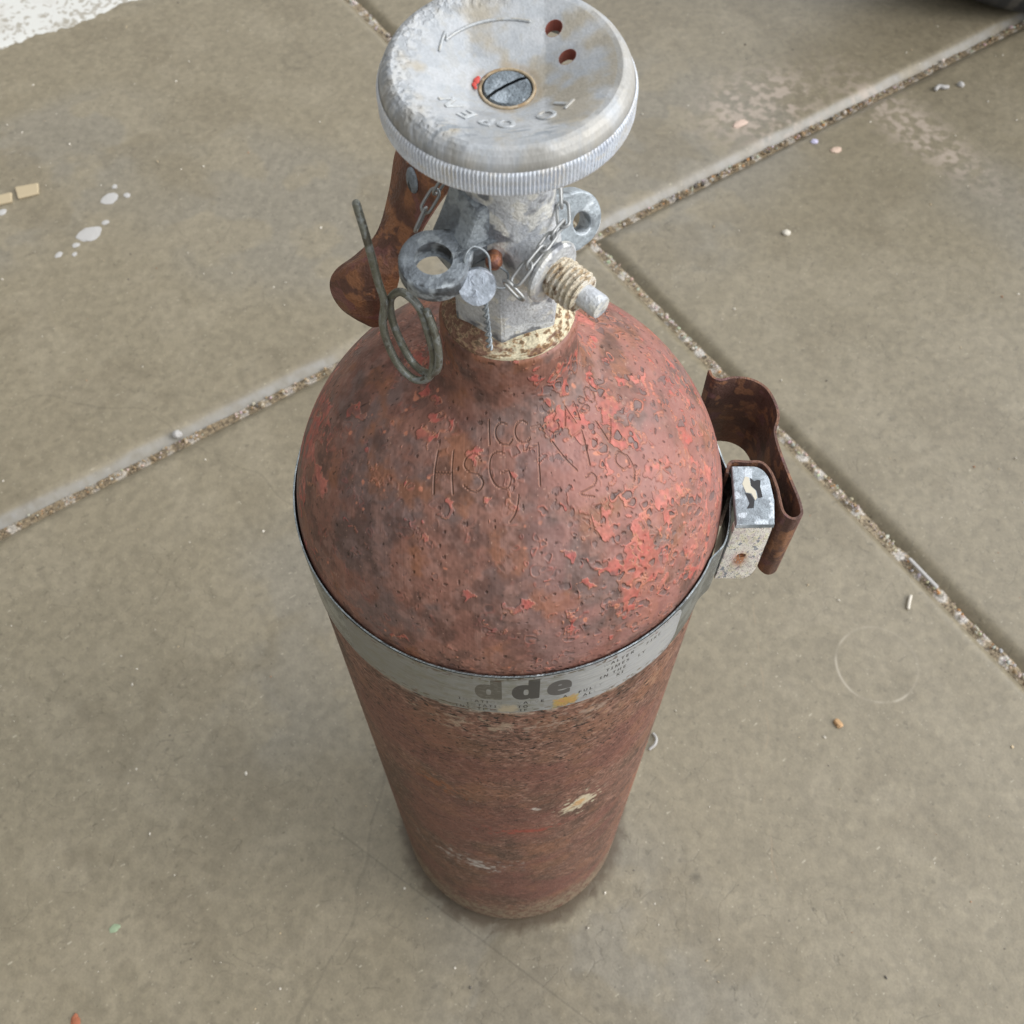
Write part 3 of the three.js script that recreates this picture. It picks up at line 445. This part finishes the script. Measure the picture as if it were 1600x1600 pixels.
// --- carrying handle: a rusty pressed steel lever behind the valve on the left
{
  const Lp = [[-.0375, .6640, -.054], [-.0390, .6625, -.050], [-.0423, .6492, -.046], [-.0480, .6354, -.040], [-.0559, .6290, -.036], [-.0630, .6250, -.033], [-.0655, .6220, -.031], [-.0662, .6160, -.030], [-.0630, .6071, -.029], [-.0560, .6014, -.028]];
  const Rp = [[-.0120, .6720, -.032], [-.0202, .6635, -.030], [-.0280, .6509, -.030], [-.0349, .6379, -.028], [-.0376, .6326, -.027], [-.0388, .6300, -.026], [-.0395, .6270, -.0255], [-.0418, .6190, -.025], [-.0446, .6076, -.026], [-.0480, .6012, -.027]];
  const cl = new THREE.CatmullRomCurve3(Lp.map((p) => V3(...p))), cr = new THREE.CatmullRomCurve3(Rp.map((p) => V3(...p))), n = 60, m = 14, top = [], nrm = [];
  for (let i = 0; i <= n; i++) { const a = cl.getPoint(i / n), b = cr.getPoint(i / n), w = a.distanceTo(b); for (let k = 0; k <= m; k++) { const t = k / m, q = a.clone().lerp(b, t), e = Math.sin(Math.PI * t); const fl = sst(.55, .75, i / n); q.y += e * w * .20 * (1 - fl); q.z += e * w * (.06 + .16 * fl); top.push(q); } }
  const P = [], I = [], st = m + 1, g0 = new THREE.BufferGeometry(), idx = [];
  for (let i = 0; i < n; i++) for (let k = 0; k < m; k++) { const a = i * st + k; idx.push(a, a + st, a + 1, a + 1, a + st, a + st + 1); }
  g0.setAttribute('position', new THREE.Float32BufferAttribute(top.flatMap((q) => [q.x, q.y, q.z]), 3)); g0.setIndex(idx); g0.computeVertexNormals(); const nn = g0.attributes.normal, T = .0022, N = top.length;
  for (let i = 0; i < N; i++) P.push(top[i].x, top[i].y, top[i].z);
  for (let i = 0; i < N; i++) P.push(top[i].x - nn.getX(i) * T, top[i].y - nn.getY(i) * T, top[i].z - nn.getZ(i) * T);
  I.push(...idx); for (let i = 0; i < idx.length; i += 3) I.push(idx[i] + N, idx[i + 2] + N, idx[i + 1] + N);
  const rimQ = (a, b) => I.push(a, b, a + N, b, b + N, a + N);
  for (let i = 0; i < n; i++) { rimQ(i * st, (i + 1) * st); rimQ((i + 1) * st + m, i * st + m); } for (let k = 0; k < m; k++) { rimQ(k + 1, k); rimQ(n * st + k, n * st + k + 1); }
  const g = new THREE.BufferGeometry(); g.setAttribute('position', new THREE.Float32BufferAttribute(P, 3)); g.setIndex(I);
  const hd = part('carrying_handle', boxUV(toCreasedNormals(g, .8), U), metalMat(rustPair, { color: new THREE.Color(1.25, 1.15, 1.05), bumpScale: .0009, roughness: .5, metalness: .15 }), ext);
  const ri = Math.round(n * .17) * st + 7, rp = top[ri], rn = V3(nn.getX(ri), nn.getY(ri), nn.getZ(ri)); if (rn.y < 0) rn.negate();
  const rv = new THREE.SphereGeometry(.0044, 28, 14); rv.scale(.62, 1, .34); rv.rotateZ(.5); rv.lookAt(rn); rv.translate(rp.x, rp.y, rp.z);
  part('rivet', boxUV(rv, U), M.dark, hd);
}

// --- valve
const hub = lathe([[.004, .640], [.0175, .640], [.0182, .6425], [.0185, .646], [.0180, .660], [.0172, .668], [.0160, .676], [.0147, .684], [.0142, .692], [.0142, .7105], [.0150, .7125], [.0150, .7165], [.010, .7185], [.002, .7185]], 96, .9);
{ // six flats on the valve foot
  const p = hub.attributes.position; for (let i = 0; i < p.count; i++) { const y = p.getY(i), x = p.getX(i), z = p.getZ(i), r = Math.hypot(x, z), k = sst(.676, .664, y); if (k > 0 && r > .012) { let a = Math.atan2(x, z) + .12; a = ((a % (Math.PI / 3)) + Math.PI / 3) % (Math.PI / 3) - Math.PI / 6; const rr = Math.min(r, .0162 / Math.cos(a) * 1.0), f = (r + (rr - r) * k) / r; p.setX(i, x * f); p.setZ(i, z * f); } }
}
hub.computeVertexNormals();
const valve = part('valve_body', boxUV(toCreasedNormals(hub, .5), U), M.brass, ext);
{ // left lug: a thick ring on an arm
  const s = new THREE.Shape(), cx = -.0213, cz = .0205, ro = .0106; // outline in x, -z
  const d = Math.hypot(cx, cz), ux = -cx / d, uz = -cz / d, pxx = -uz, pzz = ux;
  const A = Math.atan2(-uz, ux);
  const half = .0095, b = Math.asin(half / ro);
  s.moveTo(pxx * -half, -(pzz * -half)); 
  for (let t = 0; t <= 40; t++) { const a = A - b - (2 * Math.PI - 2 * b) * t / 40; s.lineTo(cx + ro * Math.cos(a), -cz + ro * Math.sin(a)); }
  s.lineTo(pxx * half, -(pzz * half)); s.closePath();
  const h = new THREE.Path(); h.absellipse(cx - .0003, -cz, .0070, .0068, 0, Math.PI * 2, true); s.holes.push(h);
  const g = plateXZ(s, .6775, .6845, .0014); g.translate(.0213, -.681, -.0205); g.rotateX(.20); g.rotateZ(-.06); g.translate(-.0213, .681, .0205); part('lug_ring', boxUV(g, U), M.dark, valve).userData.label = 'dark grey lug with a large round hole';
}
{ // the sloping web between hub and lug
  const s = new THREE.Shape(); s.moveTo(0, .655); s.lineTo(.020, .672); s.lineTo(.0205, .6815); s.quadraticCurveTo(.0165, .688, .0138, .6945); s.lineTo(0, .697); s.closePath();
  const g = new THREE.ExtrudeGeometry(s, { depth: .012, bevelEnabled: true, bevelSize: .002, bevelThickness: .002, bevelSegments: 4 }); g.translate(0, 0, -.006); g.rotateY(Math.PI + .60); part('web', boxUV(toCreasedNormals(g, .6), U), M.dark, valve);
}
{ // right ear with an eye
  const s = new THREE.Shape(); s.moveTo(-.016, -.010); s.lineTo(.002, -.0105); s.absarc(.0035, .000, .0098, -Math.PI / 2 + .1, Math.PI / 2, false); s.quadraticCurveTo(-.006, .013, -.016, .014); s.closePath();
  const h = new THREE.Path(); h.absellipse(.0050, -.0015, .0036, .0040, 0, Math.PI * 2, true); s.holes.push(h);
  const g = new THREE.ExtrudeGeometry(s, { depth: .0055, bevelEnabled: true, bevelSize: .0013, bevelThickness: .0013, bevelOffset: -.001, bevelSegments: 4, curveSegments: 28 }); g.translate(0, 0, -.00275);
  g.scale(.90, .90, .95); g.rotateX(-.45); g.rotateY(.55); g.translate(.0176, .6688, -.0105); part('ear', boxUV(toCreasedNormals(g, .7), U), M.galv, valve);
}
{ // threaded outlet: collar, thread crusted with scale, plug end
  const dir = V3(Math.sin(47 * dr), -.06, Math.cos(47 * dr)).normalize(), q = new THREE.Quaternion().setFromUnitVectors(V3(0, 1, 0), dir), o = V3(.0112, .6765, .0168);
  const put = (g) => { g.applyQuaternion(q); g.translate(o.x, o.y, o.z); return g; };
  const fl = part('outlet_collar', boxUV(put(lathe([[.003, -.012], [.0078, -.012], [.0080, .0005], [.0098, .0015], [.0101, .0022], [.0101, .0030], [.0094, .0038], [.0066, .0040], [.004, .0044]], 64)), U), M.brass, valve);
  const th = []; th.push([.003, .0025]); for (let i = 0; i <= 84; i++) { const y = .0036 + i / 84 * .0112, k = Math.abs(((i / 84 * 6.0) % 1) - .5) * 2; th.push([.00545 + .00105 * sst(.15, .85, k) - (i > 78 ? .0006 : 0), y]); } th.push([.0046, .0151], [.003, .0151]);
  const tg = new THREE.LatheGeometry(th.map((p) => V2(...p)), 72); { const p = tg.attributes.position; for (let i = 0; i < p.count; i++) { const f = 1 + .10 * (fbm(p.getX(i) * 700, p.getY(i) * 700, p.getZ(i) * 700, 3) - .5); p.setX(i, p.getX(i) * f); p.setZ(i, p.getZ(i) * f); } tg.computeVertexNormals(); }
  part('outlet_thread', boxUV(put(tg), .03), M.crust, fl);
  const plug = lathe([[.003, .013], [.0036, .0135], [.0037, .0208], [.0034, .0220], [.0026, .0224], [.0001, .0225]], 40, .6);
  part('outlet_plug', boxUV(put(plug), U), M.brass, fl);
}
part('safety_plug', boxUV((() => { const g = merged(new THREE.SphereGeometry(.0026, 24, 16), new THREE.CylinderGeometry(.0021, .0024, .006, 20).translate(0, -.003, 0)); g.rotateX(1.25); g.rotateZ(.15); g.translate(-.0041, .6805, .0185); return g; })(), .03), M.copper, valve).userData.label = 'small round copper coloured plug';

// --- handwheel
const wheel = (() => {
  const H0 = .7335, pr = [];
  const dish = (r) => { const t = Math.min(1, Math.max(0, (r - .006) / .0225)); return H0 - .0095 * Math.pow(1 - Math.pow(t, 1.2), 1.12); };
  for (let r = .0074; r <= .0285; r += .0009) pr.push([r, dish(r)]);
  pr.push([.0300, H0 - .0001], [.0312, H0 - .0006], [.0323, H0 - .0016], [.0331, H0 - .0030], [.0336, H0 - .0045], [.0338, H0 - .0058]);
  pr.push([.0338, H0 - .0128], [.0325, H0 - .0138], [.0306, H0 - .0136], [.0300, H0 - .0060], [.0285, H0 - .0040]); for (let r = .026; r > .0125; r -= .002) pr.push([r, dish(r) - .0034]); pr.push([.0115, H0 - .0155], [.0074, H0 - .0165], [.0074, dish(.0074)]);
  let disc = new THREE.LatheGeometry(pr.reverse().map((p) => V2(...p)), 128);
  const hole = (x, z) => { const g = new THREE.CylinderGeometry(.00225, .00225, .03, 28); g.translate(x, .725, z); return g; };
  disc = toCreasedNormals(cut(disc, hole(.0125, -.0165), hole(.0160, -.0072)), .5);
  const K = 1400, ribs = 196, kp = [], ki = [], ys = [[-.0052, 0], [-.0058, .5], [-.0064, 1], [-.0118, 1], [-.0126, .6], [-.0131, 0]];
  for (let i = 0; i <= K; i++) { const a = i / K * Math.PI * 2, w = .5 + .5 * Math.sin(a * ribs); for (const [dy, k] of ys) { const r = .03385 + k * (.0000 + .00075 * sst(.1, .8, w)); kp.push(r * Math.sin(a), H0 + dy, r * Math.cos(a)); } }
  for (let i = 0; i < K; i++) for (let k = 0; k < 5; k++) { const a = i * 6 + k, b = a + 6; ki.push(a, a + 1, b, b, a + 1, b + 1); }
  const kn = new THREE.BufferGeometry(); kn.setAttribute('position', new THREE.Float32BufferAttribute(kp, 3)); kn.setIndex(ki); kn.computeVertexNormals(); kn.setAttribute('uv', new THREE.Float32BufferAttribute(new Float32Array(kp.length / 3 * 2), 2));
  const pair = textures(1024, 1024, (u, v, c) => { // chalky cast zinc: tan dirt on the near right of the bowl, pitted rim on the left, bare scuffs near the front
    const x = (u - .5) * .072, z = (v - .5) * .072, r = Math.hypot(x, z), az = Math.atan2(x, z) / dr, n1 = fbm(x * 190, z * 190, 3, 4), n2 = fbm(x * 520 + 9, z * 520, 5, 3), g = vn(x * 2400, z * 2400, 7);
    c[0] = .365; c[1] = .385; c[2] = .405; mixc(c, [.415, .43, .445], sst(.42, .62, n1)); mixc(c, [.36, .365, .36], sst(.52, .68, n2) * .6);
    const tan = sst(.36, .58, fbm(x * 120 + 4, z * 120, 9, 4) + .22 * sst(-40, 40, az) * sst(150, 70, az) - .16) * sst(.005, .010, r) * (r < .0285 ? 1 : .55); mixc(c, [.36, .315, .235], tan * .75);
    const ring = Math.exp(-Math.pow((r - .0086) / .0012, 2)); mixc(c, [.30, .235, .15], ring * .6 * sst(.35, .6, n1));
    let h = .5 + .16 * (n2 - .5) + .06 * (g - .5);
    const left = (sst(-5, -50, az) + sst(150, 175, Math.abs(az)) * .5) * sst(.022, .029, r); // pits
    const p = fbm(x * 900, z * 900, 11, 2); if (left > 0) { const k = left * sst(.50, .66, p); scl(c, 1 - .17 * k); h -= .3 * k; mixc(c, [.50, .50, .485], left * sst(.44, .34, p) * .4); h += .12 * left * sst(.44, .34, p); }
    const sc = fbm(x * 260 + z * 900, z * 300 - x * 160, 13, 2), front = Math.exp(-Math.pow((z - .0235) / .004, 2)) * sst(.022, .012, Math.abs(x + .002)); if (front > .05) mixc(c, [.25, .275, .30], front * sst(.52, .64, sc));
    if (Math.hypot(x - .0125, z + .0165) < .00232 || Math.hypot(x - .0160, z + .0072) < .00232) { c[0] = .24; c[1] = .075; c[2] = .055; }
    scl(c, .90 + .14 * g + .08 * n2); return h;
  });
  const duv = new Float32Array(disc.attributes.position.count * 2); for (let i = 0; i < duv.length / 2; i++) { duv[i * 2] = disc.attributes.position.getX(i) / .072 + .5; duv[i * 2 + 1] = disc.attributes.position.getZ(i) / .072 + .5; } disc.setAttribute('uv', new THREE.BufferAttribute(duv, 2));
  const w = part('handwheel', disc, new THREE.MeshStandardMaterial({ map: pair[0], bumpMap: pair[1], bumpScale: .0006, roughness: .52, metalness: .22 }), ext); part('knurled_rim', boxUV(kn, U), M.knurl, w);
  w.rotation.x = .075; w.position.set(0, H0 - H0 * Math.cos(.075), -H0 * Math.sin(.075));
  // cast letters and arrow
  return { w, dish };
})();
const font = await new FontLoader().loadAsync('fonts/droid/droid_sans_regular.typeface.json');
{
  const gs = []; const rr = .0176, word = [['T', 54], ['O', 35], ['O', -1], ['P', -18], ['E', -36], ['N', -56]];
  for (const [ch, deg] of word) {
    const g = new TextGeometry(ch, { font, size: .0052, depth: .0002, curveSegments: 8, bevelEnabled: true, bevelSize: .0002, bevelThickness: .00015, bevelSegments: 2 }); g.computeBoundingBox(); const b = g.boundingBox; g.translate(-(b.min.x + b.max.x) / 2, -(b.min.y + b.max.y) / 2, 0);
    g.rotateX(-Math.PI / 2); g.rotateY(Math.PI);             // lies flat, tops towards the near rim
    const sl = Math.atan((wheel.dish(rr + .0012) - wheel.dish(rr - .0012)) / .0024); g.rotateX(-sl);
    g.translate(0, wheel.dish(rr) + .0001, rr); g.rotateY(deg * dr); gs.push(g);
  }
  part('raised_lettering', boxUV(merged(...gs), U), M.cast, wheel.w);
  const pts = []; for (let a = 233; a >= 160; a -= 5) { const r = .0203; pts.push([r * Math.sin(a * dr), wheel.dish(r) + .0001, r * Math.cos(a * dr)]); }
  const q = (a, r) => [r * Math.sin(a * dr), wheel.dish(r) + .0001, r * Math.cos(a * dr)];
  part('raised_arrow', boxUV(merged(tube(pts, .00045, 60, 8), tube([q(232, .0203), q(229, .0218), q(235, .0210), q(245, .0198)], .00045, 24, 8)), U), M.zinc, wheel.w);
  const screwMat = metalMat(galvPair, { color: new THREE.Color(.68, .72, .76), metalness: .35, roughness: .55, bumpScale: .0009 });
  const sc = cut(lathe([[.0001, .708], [.0066, .708], [.0066, .7243], [.0061, .7252], [.0038, .7257], [.0001, .7259]].reverse(), 48, .6), new THREE.BoxGeometry(.03, .004, .0010).rotateY(.62).translate(-.0004, .7265, .0004));
  part('slotted_screw', boxUV(toCreasedNormals(sc, .5), .05), screwMat, wheel.w);
  const ringG = new THREE.TorusGeometry(.0073, .0005, 10, 60); ringG.rotateX(Math.PI / 2); ringG.translate(0, .7246, 0); part('seat_ring', boxUV(ringG, U), metalMat(crustPair, { color: new THREE.Color(.62, .55, .46), metalness: .1, roughness: .7 }), wheel.w);
  const fl = []; for (const [x, z, r] of [[-.0072, -.0022, .0009], [-.0077, -.0008, .0007], [-.0068, -.0032, .0006], [-.0074, .0004, .0005]]) { const g = new THREE.IcosahedronGeometry(r, 1); g.scale(1, .45, 1.3); g.translate(x * 1.14, .7253, z); fl.push(g); }
  part('paint_flake', boxUV(merged(...fl), U), new THREE.MeshStandardMaterial({ color: new THREE.Color(.5, .06, .045), roughness: .6 }), wheel.w);
}

// --- pull pin of doubled wire, hanging from the lug
part('pull_pin', boxUV(tube([[-.0452, .6857, 0], [-.0430, .675, .004], [-.0409, .6612, .008], [-.0396, .6540, .010], [-.0408, .6463, .012], [-.0397, .6376, .0140], [-.0362, .6289, .0165], [-.0313, .6258, .019], [-.0268, .629, .0205], [-.0246, .6374, .0195], [-.0258, .6478, .017], [-.0286, .6565, .0135], [-.0335, .6592, .0105], [-.0375, .6545, .0085], [-.0382, .6463, .0090], [-.0362, .6370, .0110], [-.0325, .6290, .0140], [-.0282, .6285, .0180], [-.0238, .6340, .0215], [-.0226, .6430, .0210], [-.0240, .6530, .0185], [-.0255, .6568, .0165]], .00135, 320, 12), .05), M.green, ext).userData.label = 'greenish wire pin wound into a double ring';

// --- chain round the valve
{
  const chain = new THREE.Group(); chain.name = 'chain'; ext.add(chain);
  const link = (() => { const p = []; for (let i = 0; i < 24; i++) { const a = i / 24 * Math.PI * 2; p.push([.0017 * Math.cos(a) , 0, .0017 * Math.sin(a) + (Math.sin(a) > 0 ? .0023 : -.0023)]); } return tube(p, .00052, 64, 8, true); })();
  const run = (pts, n, tw) => { const c = new THREE.CatmullRomCurve3(pts.map((p) => V3(...p))); for (let i = 0; i < n; i++) { const u = (i + .5) / n, p = c.getPointAt(u), t = c.getTangentAt(u), m = part('link', link, M.wire, chain); m.position.copy(p); m.up.set(.3, 1, .2); m.lookAt(p.clone().add(t)); m.rotateZ((i % 2 ? tw + 1.45 : tw) + (rnd() - .5) * .3); } };
  run([[.0150, .6985, -.0035], [.0156, .6905, .0020], [.0160, .6870, .0090], [.0120, .6875, .0165], [.0083, .6863, .0220], [.0038, .6835, .0265], [.0014, .6795, .0280], [.0042, .6772, .0290]], 8, .5);
  run([[-.0150, .6905, -.0150], [-.0203, .6835, -.0115], [-.0248, .6780, -.0078], [-.0285, .6728, -.0030]], 4, .3);
}
// --- lead seal and its twisted wire
{
  const g = new THREE.CylinderGeometry(.0053, .0055, .0026, 40, 1); { const p = g.attributes.position; for (let i = 0; i < p.count; i++) { const a = Math.atan2(p.getX(i), p.getZ(i)), f = 1 + .05 * (fbm(Math.cos(a) * 2 + 4, Math.sin(a) * 2, 3, 2) - .5) * 2; p.setX(i, p.getX(i) * f); p.setZ(i, p.getZ(i) * f); } }
  const seal = [toCreasedNormals(g, .6)];
  for (const [ch, x, y, s] of [['K', -.0019, .0008, .0026], ['1', .0015, .0010, .0024], ['2', -.0010, -.0026, .0022]]) { const t = new TextGeometry(ch, { font, size: s, depth: .0002, curveSegments: 5, bevelEnabled: true, bevelSize: .0001, bevelThickness: .0001, bevelSegments: 1 }); t.rotateX(-Math.PI / 2); t.translate(x - .0006, .0012, -y); seal.push(t); }
  const sg = merged(...seal.map((q) => q.clone())); sg.rotateX(.95); sg.rotateZ(.06); sg.translate(-.0089, .6782, .0262);
  const s = part('lead_seal', boxUV(sg, .05), M.lead, ext); s.userData.label = 'round pale lead seal on twisted wire';
  const ws = []; for (const ph of [0, Math.PI]) { const p = []; for (let i = 0; i <= 60; i++) { const t = i / 60, a = t * 26 + ph; p.push([-.0070 + t * .0012 + .0007 * Math.cos(a), .6735 - t * .0215, .0258 + t * .0015 + .0007 * Math.sin(a)]); } ws.push(tube(p, .00042, 220, 7)); }
  ws.push(tube([[-.0110, .6800, .0235], [-.0125, .6845, .0215], [-.0100, .6865, .0185], [-.0060, .6840, .0190], [-.0050, .6790, .0225]], .0004, 60, 7), tube([[-.0050, .6760, .0240], [-.0010, .6740, .0225], [.0000, .6775, .0205], [-.0025, .6800, .0200]], .0004, 40, 7));
  part('seal_wire', boxUV(merged(...ws), U), metalMat(galvPair, { metalness: .5 }), s);
}

// ---------------------------------------------------------------- tyre of a parked vehicle at the far right
{
  const t = thing('car_tyre', 'black rubber tyre of a parked vehicle at the far right floor edge', 'tyre');
  const Rr = .31, pr = [[.19, -.085], [.20, -.098], [.235, -.108], [.27, -.106], [.292, -.096], [.303, -.085], [.308, -.070]];
  for (const g of [-.045, -.015, .015, .045]) pr.push([.310, g - .006], [.3095, g - .004], [.302, g - .0035], [.302, g + .0035], [.3095, g + .004], [.310, g + .006]);
  pr.push([.308, .070], [.303, .085], [.292, .096], [.27, .106], [.235, .108], [.20, .098], [.19, .085]);
  const pair = metalPair(9, [[.022, .023, .025], [.035, .036, .038], [.05, .05, .048], [.10, .095, .085]], .15);
  const rub = metalMat(pair, { metalness: 0, roughness: .65, bumpScale: .001 });
  part('tread', boxUV(lathe(pr, 120, .5), .3).rotateX(Math.PI / 2), rub, t);
  part('rim', boxUV(lathe([[.03, -.06], [.06, -.06], [.15, -.045], [.175, -.07], [.193, -.088], [.196, -.08], [.19, 0], [.196, .08], [.193, .088], [.175, .07], [.03, .06]], 80, .5), .3).rotateX(Math.PI / 2), M.galv, t);
  t.rotation.y = -.08; t.position.set(.765, .309, -1.222);
}

// ---------------------------------------------------------------- litter on the floor
const chipMat = (r, g, b, rough = .75) => new THREE.MeshStandardMaterial({ color: new THREE.Color(r, g, b), roughness: rough });
function blob(sx, sy, sz, sd, jag = .3) { const g = new THREE.IcosahedronGeometry(1, 3), p = g.attributes.position; for (let i = 0; i < p.count; i++) { const x = p.getX(i), y = p.getY(i), z = p.getZ(i), f = 1 + jag * 2 * (fbm(x * 1.6 + sd * 7, y * 1.6, z * 1.6, 3) - .5); p.setXYZ(i, x * f * sx, Math.max(-.35, y) * f * sy, z * f * sz); } g.computeVertexNormals(); return g; }
function litter(name, label, cat, g, mat, x, z, turn = 0, y = 0, group) { const m = part(name, g, mat, scene); m.position.set(x, y, z); m.rotation.y = turn; m.userData = { label, category: cat }; if (group) m.userData.group = group; return m; }
const slab = (w, h, d) => { const g = new RoundedBoxGeometry(w, h, d, 5, Math.min(h * .45, .0025)), p = g.attributes.position; for (let i = 0; i < p.count; i++) { const x = p.getX(i), y = p.getY(i), z = p.getZ(i), k = .16 * Math.min(w, d); p.setX(i, x + k * (fbm(x * 130 + w * 999, y * 90, z * 130, 2) - .5) * 2); p.setZ(i, z + k * (fbm(x * 130, y * 90, z * 130 + w * 777, 2) - .5) * 2); } g.computeVertexNormals(); return g; };
const white = chipMat(.42, .41, .395, .8), tan = chipMat(.42, .345, .225, .9), bone = chipMat(.62, .58, .50);
litter('stone_chip', 'tan rectangular stone chip cut by the left photo edge', 'chip', slab(.027, .0036, .019), tan, -.640, -.760, .34, .0016);
litter('stone_chip', 'tan squarish stone chip right of the one at the left photo edge', 'chip', slab(.030, .0036, .020), tan, -.6100, -.7760, .30, .0016);
litter('paint_splash', 'largest white paint splash on the left of the floor', 'paint splash', blob(.0150, .0007, .0130, 3, .38), white, -.5174, -.7017, .3, .0003);
litter('paint_splash', 'rounded white paint splash just behind the largest one', 'paint splash', blob(.0105, .0007, .0095, 4, .34), white, -.5055, -.7640, .6, .0003);
for (const [x, z, r, l] of [[-.530, -.683, .0045, 'tiny white paint drop touching the near edge of the largest splash'], [-.547, -.667, .005, 'white paint drop farthest to the lower left of the largest splash'], [-.5285, -.668, .0035, 'smallest white paint drop just below the largest splash'], [-.4850, -.770, .0045, 'white paint drop on the right side of the rounded splash'], [-.5035, -.7855, .004, 'white paint drop just beyond the rounded splash'], [-.502, -.722, .0045, 'white paint drop between the largest and the rounded splash']])
  litter('paint_drop', l, 'paint drop', blob(r, .0006, r * .85, r * 900, .4), white, x, z, rnd() * 6, .0002, 'drops round the white splashes');
litter('paint_drop', 'white drop below the tan stone chips at left edge', 'paint drop', blob(.006, .001, .005, 8, .2), white, -.6345, -.7400, 1, .0002);
litter('paint_flake', 'pale green paint flake near the bottom left corner', 'flake', blob(.0052, .0008, .0030, 11, .5), chipMat(.27, .34, .22), -.327, .0952, .4, .0003);
litter('dry_leaf', 'orange brown leaf scrap at the bottom left photo edge', 'leaf', blob(.0035, .0012, .0075, 13, .5), chipMat(.32, .11, .055), -.3440, .1660, .2, .0006);
litter('paint_curl', 'white curled shaving close to the right side of the cylinder', 'shaving', tube([[-.004, .001, .006], [.0015, .0025, .003], [.004, .0025, -.002], [.003, .001, -.007]], .0013, 30, 8), white, .1266, -.0620, .2, .0006);
litter('crumb', 'orange crumb on the floor right of the cylinder', 'crumb', blob(.0034, .0025, .0045, 17, .5), chipMat(.45, .28, .14), .2971, -.0794, .5, .0012);
litter('flake', 'white curved flake between the ring stain and the joint', 'flake', tube([[-.003, .001, .006], [-.001, .002, .001], [.003, .001, -.006]], .0017, 24, 7), bone, .3863, -.2016, .1, .0008);
litter('pebble', 'white pebble at the far right beyond the diagonal joint', 'pebble', blob(.005, .004, .0045, 19, .3), white, .6130, -.9850, 0, .0015);
litter('shaving', 'white curled shaving beside the far right pebble', 'shaving', tube([[-.009, .0015, .002], [-.003, .002, -.002], [.003, .002, .001], [.008, .0015, .001]], .0028, 24, 8), white, .5850, -.9780, .2, .001);
litter('pebble', 'single pale pebble on the slab right of the handwheel', 'pebble', blob(.0050, .0035, .0045, 23, .25), bone, .3360, -.7030, 0, .0012);
litter('flake', 'pinkish flake lying on the left side of the diagonal joint', 'flake', blob(.011, .002, .006, 29, .5), chipMat(.60, .46, .38), .302, -.905, .6, .0008);
litter('flake', 'small lilac flake lying right of the diagonal joint', 'flake', blob(.005, .002, .004, 31, .5), chipMat(.52, .50, .66), .3960, -.8700, .2, .0008);
litter('flake', 'pinkish brown flake right of the lilac flake', 'flake', blob(.008, .002, .005, 37, .5), chipMat(.56, .42, .33), .4210, -.8540, .2, .0008);
litter('pebble', 'white pebble stuck in the dirt joint left of the cylinder', 'pebble', blob(.0052, .0045, .0048, 41, .25), white, -.3600, -.4030, 0, -.0010);
litter('splinter', 'white splinter lying in the right dirt joint', 'splinter', slab(.0042, .003, .040), white, .4085, -.2360, .58, -.0035);
{ // loose grit over the whole floor
  const N = 1500, im = new THREE.InstancedMesh(new THREE.IcosahedronGeometry(1, 0), new THREE.MeshStandardMaterial({ roughness: .9 }), N), o = new THREE.Object3D(), col = new THREE.Color();
  for (let i = 0; i < N; i++) { const x = (rnd() - .5) * 2.4, z = -1.5 + rnd() * 1.9, k = .0004 + .0011 * Math.pow(rnd(), 5); const [a, n] = toLocal(x, z); if (Math.hypot(x, z) < .095 || Math.abs(a) < .03 || Math.abs(n) < .03) { o.position.set(x, -.02, z); } else o.position.set(x, k * .4, z); o.rotation.set(rnd() * 6, rnd() * 6, rnd() * 6); o.scale.set(k * (.8 + rnd()), k * .7, k * (.8 + rnd())); o.updateMatrix(); im.setMatrixAt(i, o.matrix); const q = rnd(); q < .62 ? col.setRGB(.62, .58, .50) : q < .8 ? col.setRGB(.5, .40, .26) : q < .93 ? col.setRGB(.10, .09, .08) : col.setRGB(.42, .22, .12); im.setColorAt(i, col); }
  im.name = 'loose_grit'; im.userData = { kind: 'stuff', label: 'fine pale grit scattered over the concrete floor', category: 'grit' }; im.castShadow = im.receiveShadow = true; scene.add(im);
}
renderer.render(scene, camera);
